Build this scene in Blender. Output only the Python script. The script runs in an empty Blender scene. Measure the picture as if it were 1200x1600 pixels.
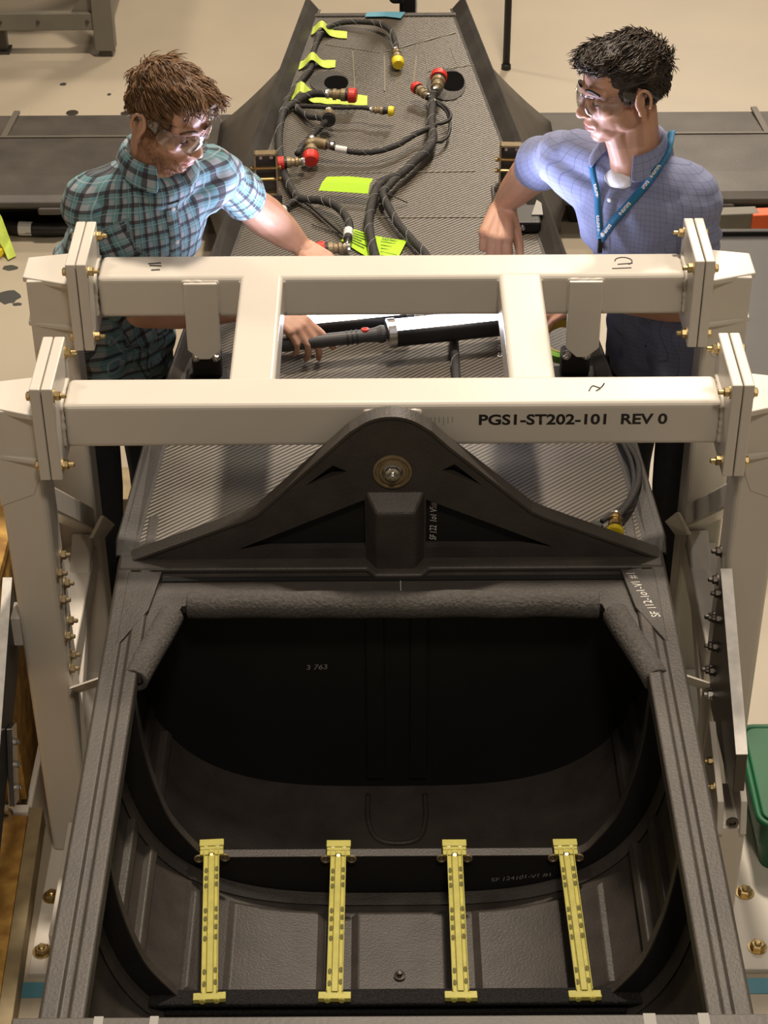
import bpy, bmesh, math, random
from mathutils import Vector, Matrix, Quaternion, noise
from mathutils.bvhtree import BVHTree
random.seed(7)
SC = bpy.context.scene
COL = SC.collection
R = math.radians

# ------------------------------------------------------------------ camera
cd = bpy.data.cameras.new('camera')
cam = bpy.data.objects.new('camera', cd); COL.objects.link(cam)
cd.sensor_fit = 'VERTICAL'; cd.sensor_height = 36.0
cd.lens = 3040.0 / 1600.0 * 36.0
PITCH, ROLL = R(36.0), R(0.33)
fwd = Vector((0, math.cos(PITCH), -math.sin(PITCH)))
r0 = Vector((1, 0, 0)); u0 = Vector((0, math.sin(PITCH), math.cos(PITCH)))
cr = math.cos(ROLL) * r0 - math.sin(ROLL) * u0
cu = math.cos(ROLL) * u0 + math.sin(ROLL) * r0
cam.matrix_world = Matrix(((cr.x, cu.x, -fwd.x, -0.015), (cr.y, cu.y, -fwd.y, 0.0), (cr.z, cu.z, -fwd.z, 3.5), (0, 0, 0, 1)))
cd.clip_end = 100; cd.clip_start = 0.05
SC.camera = cam

# ------------------------------------------------------------------ world, lamps and added fill lights, exposure
w = bpy.data.worlds.new('hall'); SC.world = w; w.use_nodes = True
bg = w.node_tree.nodes['Background']; bg.inputs[0].default_value = (1.0, 0.87, 0.74, 1); bg.inputs[1].default_value = 0.10
def area(name, loc, target, size, power, col, sy=None):
    l = bpy.data.lights.new(name, 'AREA'); l.energy = power; l.color = col; l.size = size
    if sy: l.shape = 'RECTANGLE'; l.size_y = sy
    o = bpy.data.objects.new(name, l); COL.objects.link(o); o.location = loc
    d = Vector(target) - Vector(loc); o.rotation_euler = d.to_track_quat('-Z', 'Y').to_euler()
    return o
WARM = (1.0, 0.85, 0.68)
area('high_bay_lamp', (0.55, 5.9, 7.6), (0, 3.8, 0.9), 0.5, 500, WARM)
area('high_bay_lamp', (2.0, 13.0, 7.6), (0, 6.0, 0.5), 1.0, 230, WARM)
area('high_bay_lamp', (2.6, 15.5, 5.9), (0.2, 5.5, 0.9), 1.4, 220, WARM)  # low light added to strengthen the glare on the tail plate
area('high_bay_lamp', (-3.4, 10.0, 7.6), (-1.0, 7.0, 0), 0.7, 190, WARM)  # fill light added to brighten the floor at the left rear
area('high_bay_lamp', (4.2, 4.2, 7.6), (0.5, 4.0, 0.8), 0.7, 60, (1.0, 0.9, 0.78))  # fill added on the right, slightly cooler
area('high_bay_lamp', (-4.2, 3.4, 7.6), (-0.5, 4.0, 0.8), 0.7, 25, WARM)  # weak fill added on the left
area('high_bay_lamp', (0.5, -0.8, 7.6), (0, 3.0, 0.7), 0.8, 150, WARM)
SC.view_settings.view_transform = 'Standard'; SC.view_settings.look = 'None'
SC.view_settings.gamma = 1.0; SC.view_settings.use_curve_mapping = False
SC.view_settings.exposure = 0.0

# ------------------------------------------------------------------ materials
def mat(name, col, rough=0.5, metal=0.0, var=0.0, vscale=8.0, bump=0.0, bscale=60.0, emit=None, estr=0, spec=0.5, col2=None, coat=0):
    m = bpy.data.materials.new(name); m.use_nodes = True
    nt = m.node_tree; b = nt.nodes['Principled BSDF']
    b.inputs['Base Color'].default_value = (*col, 1); b.inputs['Roughness'].default_value = rough
    b.inputs['Metallic'].default_value = metal; b.inputs['Specular IOR Level'].default_value = spec
    if coat: b.inputs['Coat Weight'].default_value = coat
    tc = nt.nodes.new('ShaderNodeTexCoord')
    if var or col2:
        n = nt.nodes.new('ShaderNodeTexNoise'); n.inputs['Scale'].default_value = vscale; n.inputs['Detail'].default_value = 6
        nt.links.new(tc.outputs['Object'], n.inputs['Vector'])
        cr_ = nt.nodes.new('ShaderNodeValToRGB'); nt.links.new(n.outputs['Fac'], cr_.inputs['Fac'])
        c2 = col2 if col2 else tuple(max(0, c * (1 - var)) for c in col)
        c1 = col if col2 else tuple(min(1, c * (1 + var)) for c in col)
        cr_.color_ramp.elements[0].position = 0.3; cr_.color_ramp.elements[1].position = 0.7
        cr_.color_ramp.elements[0].color = (*c2, 1); cr_.color_ramp.elements[1].color = (*c1, 1)
        nt.links.new(cr_.outputs['Color'], b.inputs['Base Color'])
    if bump:
        n2 = nt.nodes.new('ShaderNodeTexNoise'); n2.inputs['Scale'].default_value = bscale; n2.inputs['Detail'].default_value = 3
        nt.links.new(tc.outputs['Object'], n2.inputs['Vector'])
        bp = nt.nodes.new('ShaderNodeBump'); bp.inputs['Strength'].default_value = bump; bp.inputs['Distance'].default_value = 0.004
        nt.links.new(n2.outputs['Fac'], bp.inputs['Height']); nt.links.new(bp.outputs['Normal'], b.inputs['Normal'])
    if emit:
        b.inputs['Emission Color'].default_value = (*emit, 1); b.inputs['Emission Strength'].default_value = estr
    return m

def weave_mat():
    m = bpy.data.materials.new('carbon_weave'); m.use_nodes = True; nt = m.node_tree; b = nt.nodes['Principled BSDF']
    tc = nt.nodes.new('ShaderNodeTexCoord')
    mp = nt.nodes.new('ShaderNodeMapping'); mp.inputs['Rotation'].default_value = (0, 0, R(-40)); nt.links.new(tc.outputs['Object'], mp.inputs['Vector'])
    wv = nt.nodes.new('ShaderNodeTexWave'); wv.wave_type = 'BANDS'; wv.bands_direction = 'Y'; wv.wave_profile = 'SIN'
    wv.inputs['Scale'].default_value = 29.0; wv.inputs['Distortion'].default_value = 0.10; wv.inputs['Detail'].default_value = 0
    nt.links.new(mp.outputs['Vector'], wv.inputs['Vector'])
    rp = nt.nodes.new('ShaderNodeValToRGB'); nt.links.new(wv.outputs['Fac'], rp.inputs['Fac'])
    rp.color_ramp.elements[0].position = 0.15; rp.color_ramp.elements[0].color = (0.020, 0.017, 0.013, 1)
    rp.color_ramp.elements[1].position = 0.85; rp.color_ramp.elements[1].color = (0.150, 0.122, 0.084, 1)
    n = nt.nodes.new('ShaderNodeTexNoise'); n.inputs['Scale'].default_value = 5.0; n.inputs['Detail'].default_value = 2; nt.links.new(tc.outputs['Object'], n.inputs['Vector'])
    mx = nt.nodes.new('ShaderNodeMix'); mx.data_type = 'RGBA'; mx.blend_type = 'MULTIPLY'; mx.inputs[0].default_value = 0.5
    nt.links.new(rp.outputs['Color'], mx.inputs[6]); nt.links.new(n.outputs['Fac'], mx.inputs[7])
    nt.links.new(mx.outputs[2], b.inputs['Base Color'])
    mr = nt.nodes.new('ShaderNodeMapRange'); mr.inputs['To Min'].default_value = 0.38; mr.inputs['To Max'].default_value = 0.48
    nt.links.new(n.outputs['Fac'], mr.inputs['Value']); nt.links.new(mr.outputs['Result'], b.inputs['Roughness'])
    bp = nt.nodes.new('ShaderNodeBump'); bp.inputs['Strength'].default_value = 0.40; bp.inputs['Distance'].default_value = 0.002
    nt.links.new(wv.outputs['Fac'], bp.inputs['Height']); nt.links.new(bp.outputs['Normal'], b.inputs['Normal'])
    b.inputs['Specular IOR Level'].default_value = 0.8
    return m

def floor_mat():
    m = mat('painted_concrete', (0.42, 0.365, 0.28), 0.42, var=0.07, vscale=1.3, spec=0.5)
    nt = m.node_tree; b = nt.nodes['Principled BSDF']; base = b.inputs['Base Color'].links[0].from_socket
    tc = [n for n in nt.nodes if n.type == 'TEX_COORD'][0]
    n = nt.nodes.new('ShaderNodeTexNoise'); n.inputs['Scale'].default_value = 9; n.inputs['Detail'].default_value = 8; n.inputs['Roughness'].default_value = 0.7
    nt.links.new(tc.outputs['Object'], n.inputs['Vector'])
    rp = nt.nodes.new('ShaderNodeValToRGB'); nt.links.new(n.outputs['Fac'], rp.inputs['Fac'])
    rp.color_ramp.elements[0].position = 0.66; rp.color_ramp.elements[0].color = (1, 1, 1, 1)
    rp.color_ramp.elements[1].position = 0.82; rp.color_ramp.elements[1].color = (0.55, 0.5, 0.44, 1)
    mx = nt.nodes.new('ShaderNodeMix'); mx.data_type = 'RGBA'; mx.blend_type = 'MULTIPLY'; mx.inputs[0].default_value = 1
    nt.links.new(base, mx.inputs[6]); nt.links.new(rp.outputs['Color'], mx.inputs[7]); nt.links.new(mx.outputs[2], b.inputs['Base Color'])
    return m

def plaid_mat(name, bg_, stripes, rough=0.85, weave=None):
    """cloth coordinates (u across, v along, metres) come from the 'cloth' attribute"""
    m = bpy.data.materials.new(name); m.use_nodes = True; nt = m.node_tree; b = nt.nodes['Principled BSDF']
    at = nt.nodes.new('ShaderNodeAttribute'); at.attribute_name = 'cloth'
    sp = nt.nodes.new('ShaderNodeSeparateXYZ'); nt.links.new(at.outputs['Vector'], sp.inputs['Vector'])
    cur = None
    rgb = nt.nodes.new('ShaderNodeRGB'); rgb.outputs[0].default_value = (*bg_, 1); cur = rgb.outputs[0]
    for axis, period, off, width, col, alpha in stripes:
        a = nt.nodes.new('ShaderNodeMath'); a.operation = 'ADD'; a.inputs[1].default_value = off + 50 * period; nt.links.new(sp.outputs[axis], a.inputs[0])
        d = nt.nodes.new('ShaderNodeMath'); d.operation = 'DIVIDE'; d.inputs[1].default_value = period; nt.links.new(a.outputs[0], d.inputs[0])
        f = nt.nodes.new('ShaderNodeMath'); f.operation = 'FRACT'; nt.links.new(d.outputs[0], f.inputs[0])
        l = nt.nodes.new('ShaderNodeMath'); l.operation = 'LESS_THAN'; l.inputs[1].default_value = width / period; nt.links.new(f.outputs[0], l.inputs[0])
        mu = nt.nodes.new('ShaderNodeMath'); mu.operation = 'MULTIPLY'; mu.inputs[1].default_value = alpha; nt.links.new(l.outputs[0], mu.inputs[0])
        mx = nt.nodes.new('ShaderNodeMix'); mx.data_type = 'RGBA'; nt.links.new(mu.outputs[0], mx.inputs[0]); nt.links.new(cur, mx.inputs[6]); mx.inputs[7].default_value = (*col, 1)
        cur = mx.outputs[2]
    nt.links.new(cur, b.inputs['Base Color']); b.inputs['Roughness'].default_value = rough; b.inputs['Specular IOR Level'].default_value = 0.2
    b.inputs['Sheen Weight'].default_value = 0.10
    tc = nt.nodes.new('ShaderNodeTexCoord')
    n2 = nt.nodes.new('ShaderNodeTexNoise'); n2.inputs['Scale'].default_value = 500; nt.links.new(tc.outputs['Object'], n2.inputs['Vector'])
    bp = nt.nodes.new('ShaderNodeBump'); bp.inputs['Strength'].default_value = 0.25; bp.inputs['Distance'].default_value = 0.002
    nt.links.new(n2.outputs['Fac'], bp.inputs['Height']); nt.links.new(bp.outputs['Normal'], b.inputs['Normal'])
    return m

def skin_mat(name, base, beard=None):
    m = bpy.data.materials.new(name); m.use_nodes = True; nt = m.node_tree; b = nt.nodes['Principled BSDF']
    tc = nt.nodes.new('ShaderNodeTexCoord')
    n = nt.nodes.new('ShaderNodeTexNoise'); n.inputs['Scale'].default_value = 22; n.inputs['Detail'].default_value = 5; nt.links.new(tc.outputs['Object'], n.inputs['Vector'])
    rp = nt.nodes.new('ShaderNodeValToRGB'); nt.links.new(n.outputs['Fac'], rp.inputs['Fac'])
    rp.color_ramp.elements[0].position = 0.3; rp.color_ramp.elements[0].color = (base[0] * .88, base[1] * .78, base[2] * .74, 1)
    rp.color_ramp.elements[1].position = 0.72; rp.color_ramp.elements[1].color = (*base, 1)
    cur = rp.outputs['Color']
    for attr, col, k in (('beard', beard or (0.1, 0.06, 0.04), 0.85), ('lip', (0.45, 0.17, 0.15), 0.8)):
        at = nt.nodes.new('ShaderNodeAttribute'); at.attribute_name = attr
        mu = nt.nodes.new('ShaderNodeMath'); mu.operation = 'MULTIPLY'; mu.inputs[1].default_value = k; nt.links.new(at.outputs['Fac'], mu.inputs[0])
        mx = nt.nodes.new('ShaderNodeMix'); mx.data_type = 'RGBA'; nt.links.new(mu.outputs[0], mx.inputs[0]); nt.links.new(cur, mx.inputs[6]); mx.inputs[7].default_value = (*col, 1)
        cur = mx.outputs[2]
    nt.links.new(cur, b.inputs['Base Color'])
    b.inputs['Roughness'].default_value = 0.5; b.inputs['Subsurface Weight'].default_value = 0.12
    b.inputs['Subsurface Radius'].default_value = (0.012, 0.005, 0.003); b.inputs['Subsurface Scale'].default_value = 0.6
    n2 = nt.nodes.new('ShaderNodeTexNoise'); n2.inputs['Scale'].default_value = 250; nt.links.new(tc.outputs['Object'], n2.inputs['Vector'])
    bp = nt.nodes.new('ShaderNodeBump'); bp.inputs['Strength'].default_value = 0.10; bp.inputs['Distance'].default_value = 0.002
    nt.links.new(n2.outputs['Fac'], bp.inputs['Height']); nt.links.new(bp.outputs['Normal'], b.inputs['Normal'])
    return m

def clear_mat(name):
    m = bpy.data.materials.new(name); m.use_nodes = True; nt = m.node_tree
    out = nt.nodes['Material Output']; nt.nodes.remove(nt.nodes['Principled BSDF'])
    t = nt.nodes.new('ShaderNodeBsdfTransparent'); t.inputs[0].default_value = (0.90, 0.91, 0.94, 1)
    g = nt.nodes.new('ShaderNodeBsdfGlossy'); g.inputs['Roughness'].default_value = 0.06
    lw = nt.nodes.new('ShaderNodeFresnel'); lw.inputs['IOR'].default_value = 1.42
    mx = nt.nodes.new('ShaderNodeMixShader'); ge = nt.nodes.new('ShaderNodeNewGeometry'); mm = nt.nodes.new('ShaderNodeMath'); mm.operation = 'SUBTRACT'; mm.use_clamp = True; ad = nt.nodes.new('ShaderNodeMath'); ad.operation = 'MULTIPLY_ADD'; ad.inputs[1].default_value = 1.3; ad.inputs[2].default_value = 0.05; nt.links.new(lw.outputs['Fac'], ad.inputs[0]); nt.links.new(ad.outputs[0], mm.inputs[0]); nt.links.new(ge.outputs['Backfacing'], mm.inputs[1]); nt.links.new(mm.outputs[0], mx.inputs[0]); nt.links.new(t.outputs[0], mx.inputs[1]); nt.links.new(g.outputs[0], mx.inputs[2])
    nt.links.new(mx.outputs[0], out.inputs['Surface'])
    return m

M = dict(
    white=mat('cream_enamel', (0.64, 0.60, 0.535), 0.32, var=0.035, vscale=3, bump=0.06, bscale=40),
    carbon=mat('matte_carbon', (0.047, 0.040, 0.035), 0.5, var=0.22, vscale=14, bump=0.25, bscale=220),
    carbon_rail=mat('carbon_rail', (0.052, 0.045, 0.038), 0.5, var=0.18, vscale=10, bump=0.25, bscale=180),
    carbon_dark=mat('carbon_black', (0.009, 0.008, 0.0085), 0.6, var=0.2, vscale=14, bump=0.2, bscale=200),
    carbon_wall=mat('carbon_unlit_black', (0.006, 0.0055, 0.0058), 0.65, var=0.2, vscale=10),  # near-black carbon of the aft wall and gusset web
    weave=weave_mat(),
    seam=mat('ply_edge', (0.19, 0.165, 0.125), 0.4),
    foam=mat('grey_foam', (0.095, 0.088, 0.082), 0.85, var=0.2, vscale=120, bump=0.9, bscale=160, spec=0.2),
    felt=mat('black_felt', (0.020, 0.019, 0.019), 0.95, var=0.4, vscale=200, bump=1.0, bscale=300, spec=0.15),
    yellow=mat('zinc_chromate', (0.50, 0.46, 0.11), 0.38, var=0.1, vscale=30, bump=0.1),
    hole=mat('dark_hole', (0.13, 0.115, 0.03), 0.7),
    brass=mat('brass', (0.50, 0.34, 0.13), 0.3, 1.0, var=0.15, vscale=40),
    bronze=mat('olive_bronze', (0.25, 0.19, 0.105), 0.45, 0.35, var=0.2, vscale=60),
    steel=mat('bright_steel', (0.62, 0.60, 0.57), 0.25, 1.0, var=0.08, vscale=30),
    darksteel=mat('dark_steel', (0.10, 0.09, 0.08), 0.4, 0.8),
    bolt=mat('zinc_bolt', (0.52, 0.40, 0.20), 0.32, 1.0, var=0.2, vscale=60),
    cable=mat('braided_sleeve', (0.022, 0.020, 0.019), 0.55, var=0.5, vscale=260, bump=0.8, bscale=420),
    wire=mat('black_wire', (0.015, 0.014, 0.014), 0.45),
    red=mat('red_cap', (0.62, 0.035, 0.022), 0.4, var=0.08),
    ycap=mat('yellow_cap', (0.82, 0.62, 0.02), 0.4, var=0.05),
    card=mat('lime_card', (0.43, 0.72, 0.015), 0.7),
    tape=mat('lime_tape', (0.52, 0.66, 0.09), 0.65, var=0.1, vscale=30, bump=0.3, bscale=60),
    bluetape=mat('blue_tape', (0.09, 0.27, 0.36), 0.6),
    void=mat('void_black', (0.004, 0.004, 0.004), 0.9, spec=0.02),
    lip=mat('boom_lip', (0.040, 0.036, 0.032), 0.5, var=0.3, vscale=9, bump=0.2, bscale=150),
    label=mat('white_label', (0.72, 0.72, 0.70), 0.5),
    ink=mat('black_ink', (0.012, 0.010, 0.012), 0.5),
    greenink=mat('dark_green_ink', (0.05, 0.12, 0.01), 0.7),
    chalk=mat('white_marker', (0.78, 0.76, 0.70), 0.7),
    greymark=mat('grey_marker', (0.34, 0.33, 0.31), 0.7),
    redline=mat('red_scribe', (0.33, 0.10, 0.08), 0.6),
    osb=mat('strand_board', (0.62, 0.37, 0.085), 0.7, var=0.0, vscale=22, col2=(0.27, 0.13, 0.025), bump=0.6, bscale=40),
    pine=mat('grey_pine', (0.30, 0.235, 0.13), 0.65, var=0.2, vscale=20),
    greenp=mat('green_plastic', (0.007, 0.11, 0.042), 0.5, var=0.12, vscale=6),
    benchg=mat('bench_grey', (0.17, 0.155, 0.125), 0.5, var=0.08),
    greypanel=mat('dark_grey_panel', (0.045, 0.043, 0.043), 0.5, var=0.15, vscale=5),
    wingm=mat('wing_composite', (0.060, 0.052, 0.044), 0.48, var=0.3, vscale=6, bump=0.15, bscale=120),
    black=mat('black_plastic', (0.012, 0.011, 0.011), 0.5),
    wseam=mat('wing_seam', (0.115, 0.10, 0.08), 0.5),
    orange=mat('orange_paint', (0.75, 0.12, 0.03), 0.5),
    alu=mat('raw_aluminium_edge', (0.86, 0.83, 0.78), 0.5, 0.0, var=0.12, vscale=40),
    gtape=mat('green_tape_roll', (0.20, 0.46, 0.05), 0.5, var=0.08),
    core=mat('yellow_core', (0.66, 0.52, 0.10), 0.6),
    floor=floor_mat(),
    denim=mat('dark_denim', (0.012, 0.012, 0.016), 0.9, var=0.25, vscale=40, bump=0.3, bscale=300),
    shoe=mat('brown_shoe', (0.05, 0.03, 0.02), 0.6),
    clear=clear_mat('clear_plastic'),
    lanyard=mat('teal_ribbon', (0.006, 0.13, 0.27), 0.6),
    tee=mat('white_tee', (0.80, 0.80, 0.82), 0.85, bump=0.2, bscale=300),
    button=mat('shirt_button', (0.70, 0.70, 0.72), 0.3),
)

# ------------------------------------------------------------------ builders
def link(name, me, m=None, parent=None, smooth=False):
    o = bpy.data.objects.new(name, me); COL.objects.link(o)
    if m is not None:
        ms = m if isinstance(m, (list, tuple)) else [m]
        if not me.materials:
            for x in ms: me.materials.append(x)
    if parent is not None:
        o.parent = parent
        if parent.type == 'EMPTY' and parent.get('_world'):
            o.matrix_parent_inverse = Matrix.Translation(-Vector(parent.location))
    if smooth:
        for p in me.polygons: p.use_smooth = True
    return o

def thing(name, label, cat, loc=(0, 0, 0), group=None, world=True):
    """an Empty at the thing's base; with world=True its parts are modelled in world coordinates"""
    o = bpy.data.objects.new(name, None); COL.objects.link(o); o.location = loc
    o.empty_display_size = 0.05
    o['label'] = label; o['category'] = cat
    if group: o['group'] = group
    if world: o['_world'] = 1
    return o
def tag(o, label, cat, group=None):
    o['label'] = label; o['category'] = cat
    if group: o['group'] = group
    return o

class MB:
    def __init__(s): s.bm = bmesh.new()
    def box(s, lo, hi, rot=None, piv=None):
        lo = Vector(lo); hi = Vector(hi)
        vs = [s.bm.verts.new((x, y, z)) for x in (lo.x, hi.x) for y in (lo.y, hi.y) for z in (lo.z, hi.z)]
        for f in ((0, 1, 3, 2), (4, 6, 7, 5), (0, 4, 5, 1), (2, 3, 7, 6), (0, 2, 6, 4), (1, 5, 7, 3)): s.bm.faces.new([vs[i] for i in f])
        if rot is not None:
            c = Vector(piv) if piv is not None else (lo + hi) / 2
            bmesh.ops.rotate(s.bm, verts=vs, cent=c, matrix=rot)
        return vs
    def prism(s, pts, d):
        """polygon of 3-D points extruded by vector d"""
        d = Vector(d); a = [s.bm.verts.new(Vector(p)) for p in pts]; b = [s.bm.verts.new(Vector(p) + d) for p in pts]
        s.bm.faces.new(a[::-1]); s.bm.faces.new(b); n = len(pts)
        for i in range(n): s.bm.faces.new((a[i], a[(i + 1) % n], b[(i + 1) % n], b[i]))
        return a + b
    def tube(s, path, r, n=8, cap=True, closed=False):
        P = [Vector(p) for p in path]; k = len(P)
        rr = r if isinstance(r, (list, tuple)) else [r] * k
        rings = []; prev = None
        for i in range(k):
            if closed: t = P[(i + 1) % k] - P[(i - 1) % k]
            else: t = P[min(i + 1, k - 1)] - P[max(i - 1, 0)]
            if t.length < 1e-9: t = Vector((0, 0, 1))
            t.normalize()
            if prev is None:
                a = t.orthogonal().normalized()
            else:
                a = prev - t * prev.dot(t)
                a = a.normalized() if a.length > 1e-6 else t.orthogonal().normalized()
            prev = a; b = t.cross(a)
            rings.append([s.bm.verts.new(P[i] + (a * math.cos(2 * math.pi * j / n) + b * math.sin(2 * math.pi * j / n)) * rr[i]) for j in range(n)])
        for i in range(k if closed else k - 1):
            A, B = rings[i], rings[(i + 1) % k]
            for j in range(n): s.bm.faces.new((A[j], A[(j + 1) % n], B[(j + 1) % n], B[j]))
        if cap and not closed: s.bm.faces.new(rings[0][::-1]); s.bm.faces.new(rings[-1])
        return rings
    def lathe(s, base, axis, prof, n=16):
        """prof: list of (distance along axis, radius)"""
        ax = Vector(axis).normalized(); a = ax.orthogonal().normalized(); b = ax.cross(a); base = Vector(base)
        rings = [[s.bm.verts.new(base + ax * h + (a * math.cos(2 * math.pi * j / n) + b * math.sin(2 * math.pi * j / n)) * max(r, 1e-4)) for j in range(n)] for h, r in prof]
        for A, B in zip(rings, rings[1:]):
            for j in range(n): s.bm.faces.new((A[j], A[(j + 1) % n], B[(j + 1) % n], B[j]))
        s.bm.faces.new(rings[0][::-1]); s.bm.faces.new(rings[-1])
    def grid(s, rows, closed=False):
        V = [[s.bm.verts.new(Vector(p)) for p in r] for r in rows]
        for A, B in zip(V, V[1:]):
            m_ = len(A)
            for j in range(m_ if closed else m_ - 1): s.bm.faces.new((A[j], A[(j + 1) % m_], B[(j + 1) % m_], B[j]))
        return V
    def hexbolt(s, base, axis, r=0.011, h=0.010, shank=0.0):
        ax = Vector(axis).normalized()
        s.lathe(base, ax, [(0, r * 1.35), (0.0025, r * 1.35)], 14)
        s.lathe(Vector(base) + ax * 0.0025, ax, [(0, r), (h * 0.8, r), (h, r * 0.82)], 6)
        if shank: s.lathe(Vector(base) + ax * (h + 0.002), ax, [(0, r * 0.5), (shank, r * 0.5), (shank + 0.002, r * 0.35)], 10)
    def build(s, name, m, parent=None, bevel=0, seg=2, smooth=False, solid=0, auto=None, sub=0, offset=-1):
        bm = s.bm
        bmesh.ops.recalc_face_normals(bm, faces=bm.faces[:])
        me = bpy.data.meshes.new(name); bm.to_mesh(me); bm.free()
        o = link(name, me, m, parent, smooth)
        if solid:
            md = o.modifiers.new('thick', 'SOLIDIFY'); md.thickness = solid; md.offset = offset
        if bevel:
            md = o.modifiers.new('bevel', 'BEVEL'); md.width = bevel; md.segments = seg; md.limit_method = 'ANGLE'; md.angle_limit = R(35)
            md.harden_normals = False
        if sub:
            md = o.modifiers.new('sub', 'SUBSURF'); md.levels = sub; md.render_levels = sub
        return o

def bake(o):
    dg = bpy.context.evaluated_depsgraph_get()
    me = bpy.data.meshes.new_from_object(o.evaluated_get(dg))
    return me

def spline(pts, k=6):
    """Catmull-Rom through points"""
    P = [Vector(p) for p in pts]; out = []
    for i in range(len(P) - 1):
        a = P[max(i - 1, 0)]; b = P[i]; c = P[i + 1]; d = P[min(i + 2, len(P) - 1)]
        for j in range(k):
            t = j / k
            out.append(0.5 * ((2 * b) + (c - a) * t + (2 * a - 5 * b + 4 * c - d) * t * t + (3 * b - a - 3 * c + d) * t ** 3))
    out.append(P[-1]); return out

def flat_shape(outline, holes, depth):
    """2-D outline with holes, as a mesh in the XZ plane, extruded along +Y by depth"""
    cu_ = bpy.data.curves.new('shape', 'CURVE'); cu_.dimensions = '2D'; cu_.fill_mode = 'BOTH'; cu_.extrude = depth / 2
    for pts in [outline] + holes:
        sp = cu_.splines.new('POLY'); sp.points.add(len(pts) - 1); sp.use_cyclic_u = True
        for p, q in zip(sp.points, pts): p.co = (q[0], q[1], 0, 1)
    o = bpy.data.objects.new('shape', cu_); COL.objects.link(o)
    me = bake(o); bpy.data.objects.remove(o)
    me.transform(Matrix.Translation((0, depth / 2, 0)) @ Matrix.Rotation(R(90), 4, 'X'))
    return me

def text_mesh(body, width, height, bold=0.0, shear=0.0, extrude=0.0):
    """lettering centred on its own origin in the XY plane, fitted to width x height"""
    cu_ = bpy.data.curves.new('txt', 'FONT'); cu_.body = body; cu_.size = 1; cu_.offset = bold; cu_.shear = shear; cu_.resolution_u = 4
    cu_.extrude = 0
    o = bpy.data.objects.new('txt', cu_); COL.objects.link(o); me = bake(o); bpy.data.objects.remove(o)
    xs = [v.co.x for v in me.vertices]; ys = [v.co.y for v in me.vertices]
    sx = width / (max(xs) - min(xs)); sy = height / (max(ys) - min(ys))
    me.transform(Matrix.Diagonal((sx, sy, 1, 1)) @ Matrix.Translation((-(max(xs) + min(xs)) / 2, -(max(ys) + min(ys)) / 2, 0)))
    return me
def place_text(name, body, pos, xdir, ydir, width, height, m, parent, bold=0.0, shear=0.0, wobble=0.0):
    me = text_mesh(body, width, height, bold, shear)
    if wobble:
        for v in me.vertices: v.co.y += wobble * math.sin(v.co.x / width * 23.0) ; v.co.x += wobble * 0.6 * math.sin(v.co.y * 300 + v.co.x * 150)
    X = Vector(xdir).normalized(); Y = Vector(ydir); Y = (Y - X * Y.dot(X)).normalized(); Z = X.cross(Y); p = Vector(pos)
    me.transform(Matrix(((X.x, Y.x, Z.x, p.x), (X.y, Y.y, Z.y, p.y), (X.z, Y.z, Z.z, p.z), (0, 0, 0, 1))))
    return link(name, me, m, parent)

# ================================================================== hall shell
for nm, lo, hi in (('wall_back', (-14, 26, 0), (14, 26.2, 9)), ('wall_left', (-14.2, -6, 0), (-14, 26, 9)), ('wall_right', (14, -6, 0), (14.2, 26, 9))):
    b = MB(); b.box(lo, hi); o = b.build(nm, M['floor']); o['kind'] = 'structure'
# ================================================================== floor
b = MB(); b.box((-14, -6, -0.1), (14, 26, 0)); fl = b.build('floor', M['floor']); fl['kind'] = 'structure'
b = MB(); b.box((-1.52, 7.36, 0.0), (-1.03, 7.80, 0.004)); fp = b.build('cover_plate', M['floor'], fl, bevel=0.003)
b = MB(); b.lathe((-1.335, 7.72, 0.004), (0, 0, 1), [(0, .026), (.003, .026), (.004, .018)], 16); b.build('anchor_cap', M['darksteel'], fp)
b = MB(); b.lathe((-1.11, 7.71, 0.004), (0, 0, 1), [(0, .018), (.003, .018)], 12); b.build('anchor_cap', M['darksteel'], fp)

for cx, cy, rx, ry in ((-1.415, 8.03, .016, .018), (-1.395, 6.37, .030, .022), (-1.37, 6.15, .045, .05), (-1.33, 6.10, .018, .012), (-1.20, 7.92, .010, .014), (.95, 8.0, .010, .012)):
    b = MB(); b.prism([(cx + rx * math.cos(R(a)) * random.uniform(.78, 1.12), cy + ry * math.sin(R(a)) * random.uniform(.78, 1.12), .0003) for a in range(0, 360, 24)], (0, 0, .0007)); b.build('scuff_mark', M['greypanel'], fl)

# ================================================================== fuselage
fus = thing('aircraft_fuselage', 'long upturned dark carbon-fibre aircraft body with open hull in front, lying between the white stands', 'fuselage', (0, 3.35, 0.30))
HA, HD, HN = 0.575, 0.605, 3.3
def hull_pt(t, a=HA, d=HD, n=HN, top=0.945):
    c, s_ = math.cos(t), math.sin(t)
    x = -a * math.copysign(abs(c) ** (2 / n), c); z = top - d * abs(s_) ** (2 / n)
    return x, z
TT = [math.pi * i / 64 for i in range(65)]
def hull_z(x, a=HA, d=HD, n=HN, top=0.945): return top - d * max(0, 1 - abs(x / a) ** n) ** (1 / n)

b = MB(); b.grid([[(hull_pt(t)[0], y, hull_pt(t)[1]) for t in TT] for y in (1.80, 2.2, 2.53, 2.93, 3.10, 3.34)])
b.grid([[(hull_pt(t, HA + .012, HD + .014)[0], y, hull_pt(t, HA + .012, HD + .014)[1]) for t in TT] for y in (1.80, 3.34)])
b.build('hull_skin', M['carbon'], fus, smooth=True)
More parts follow.
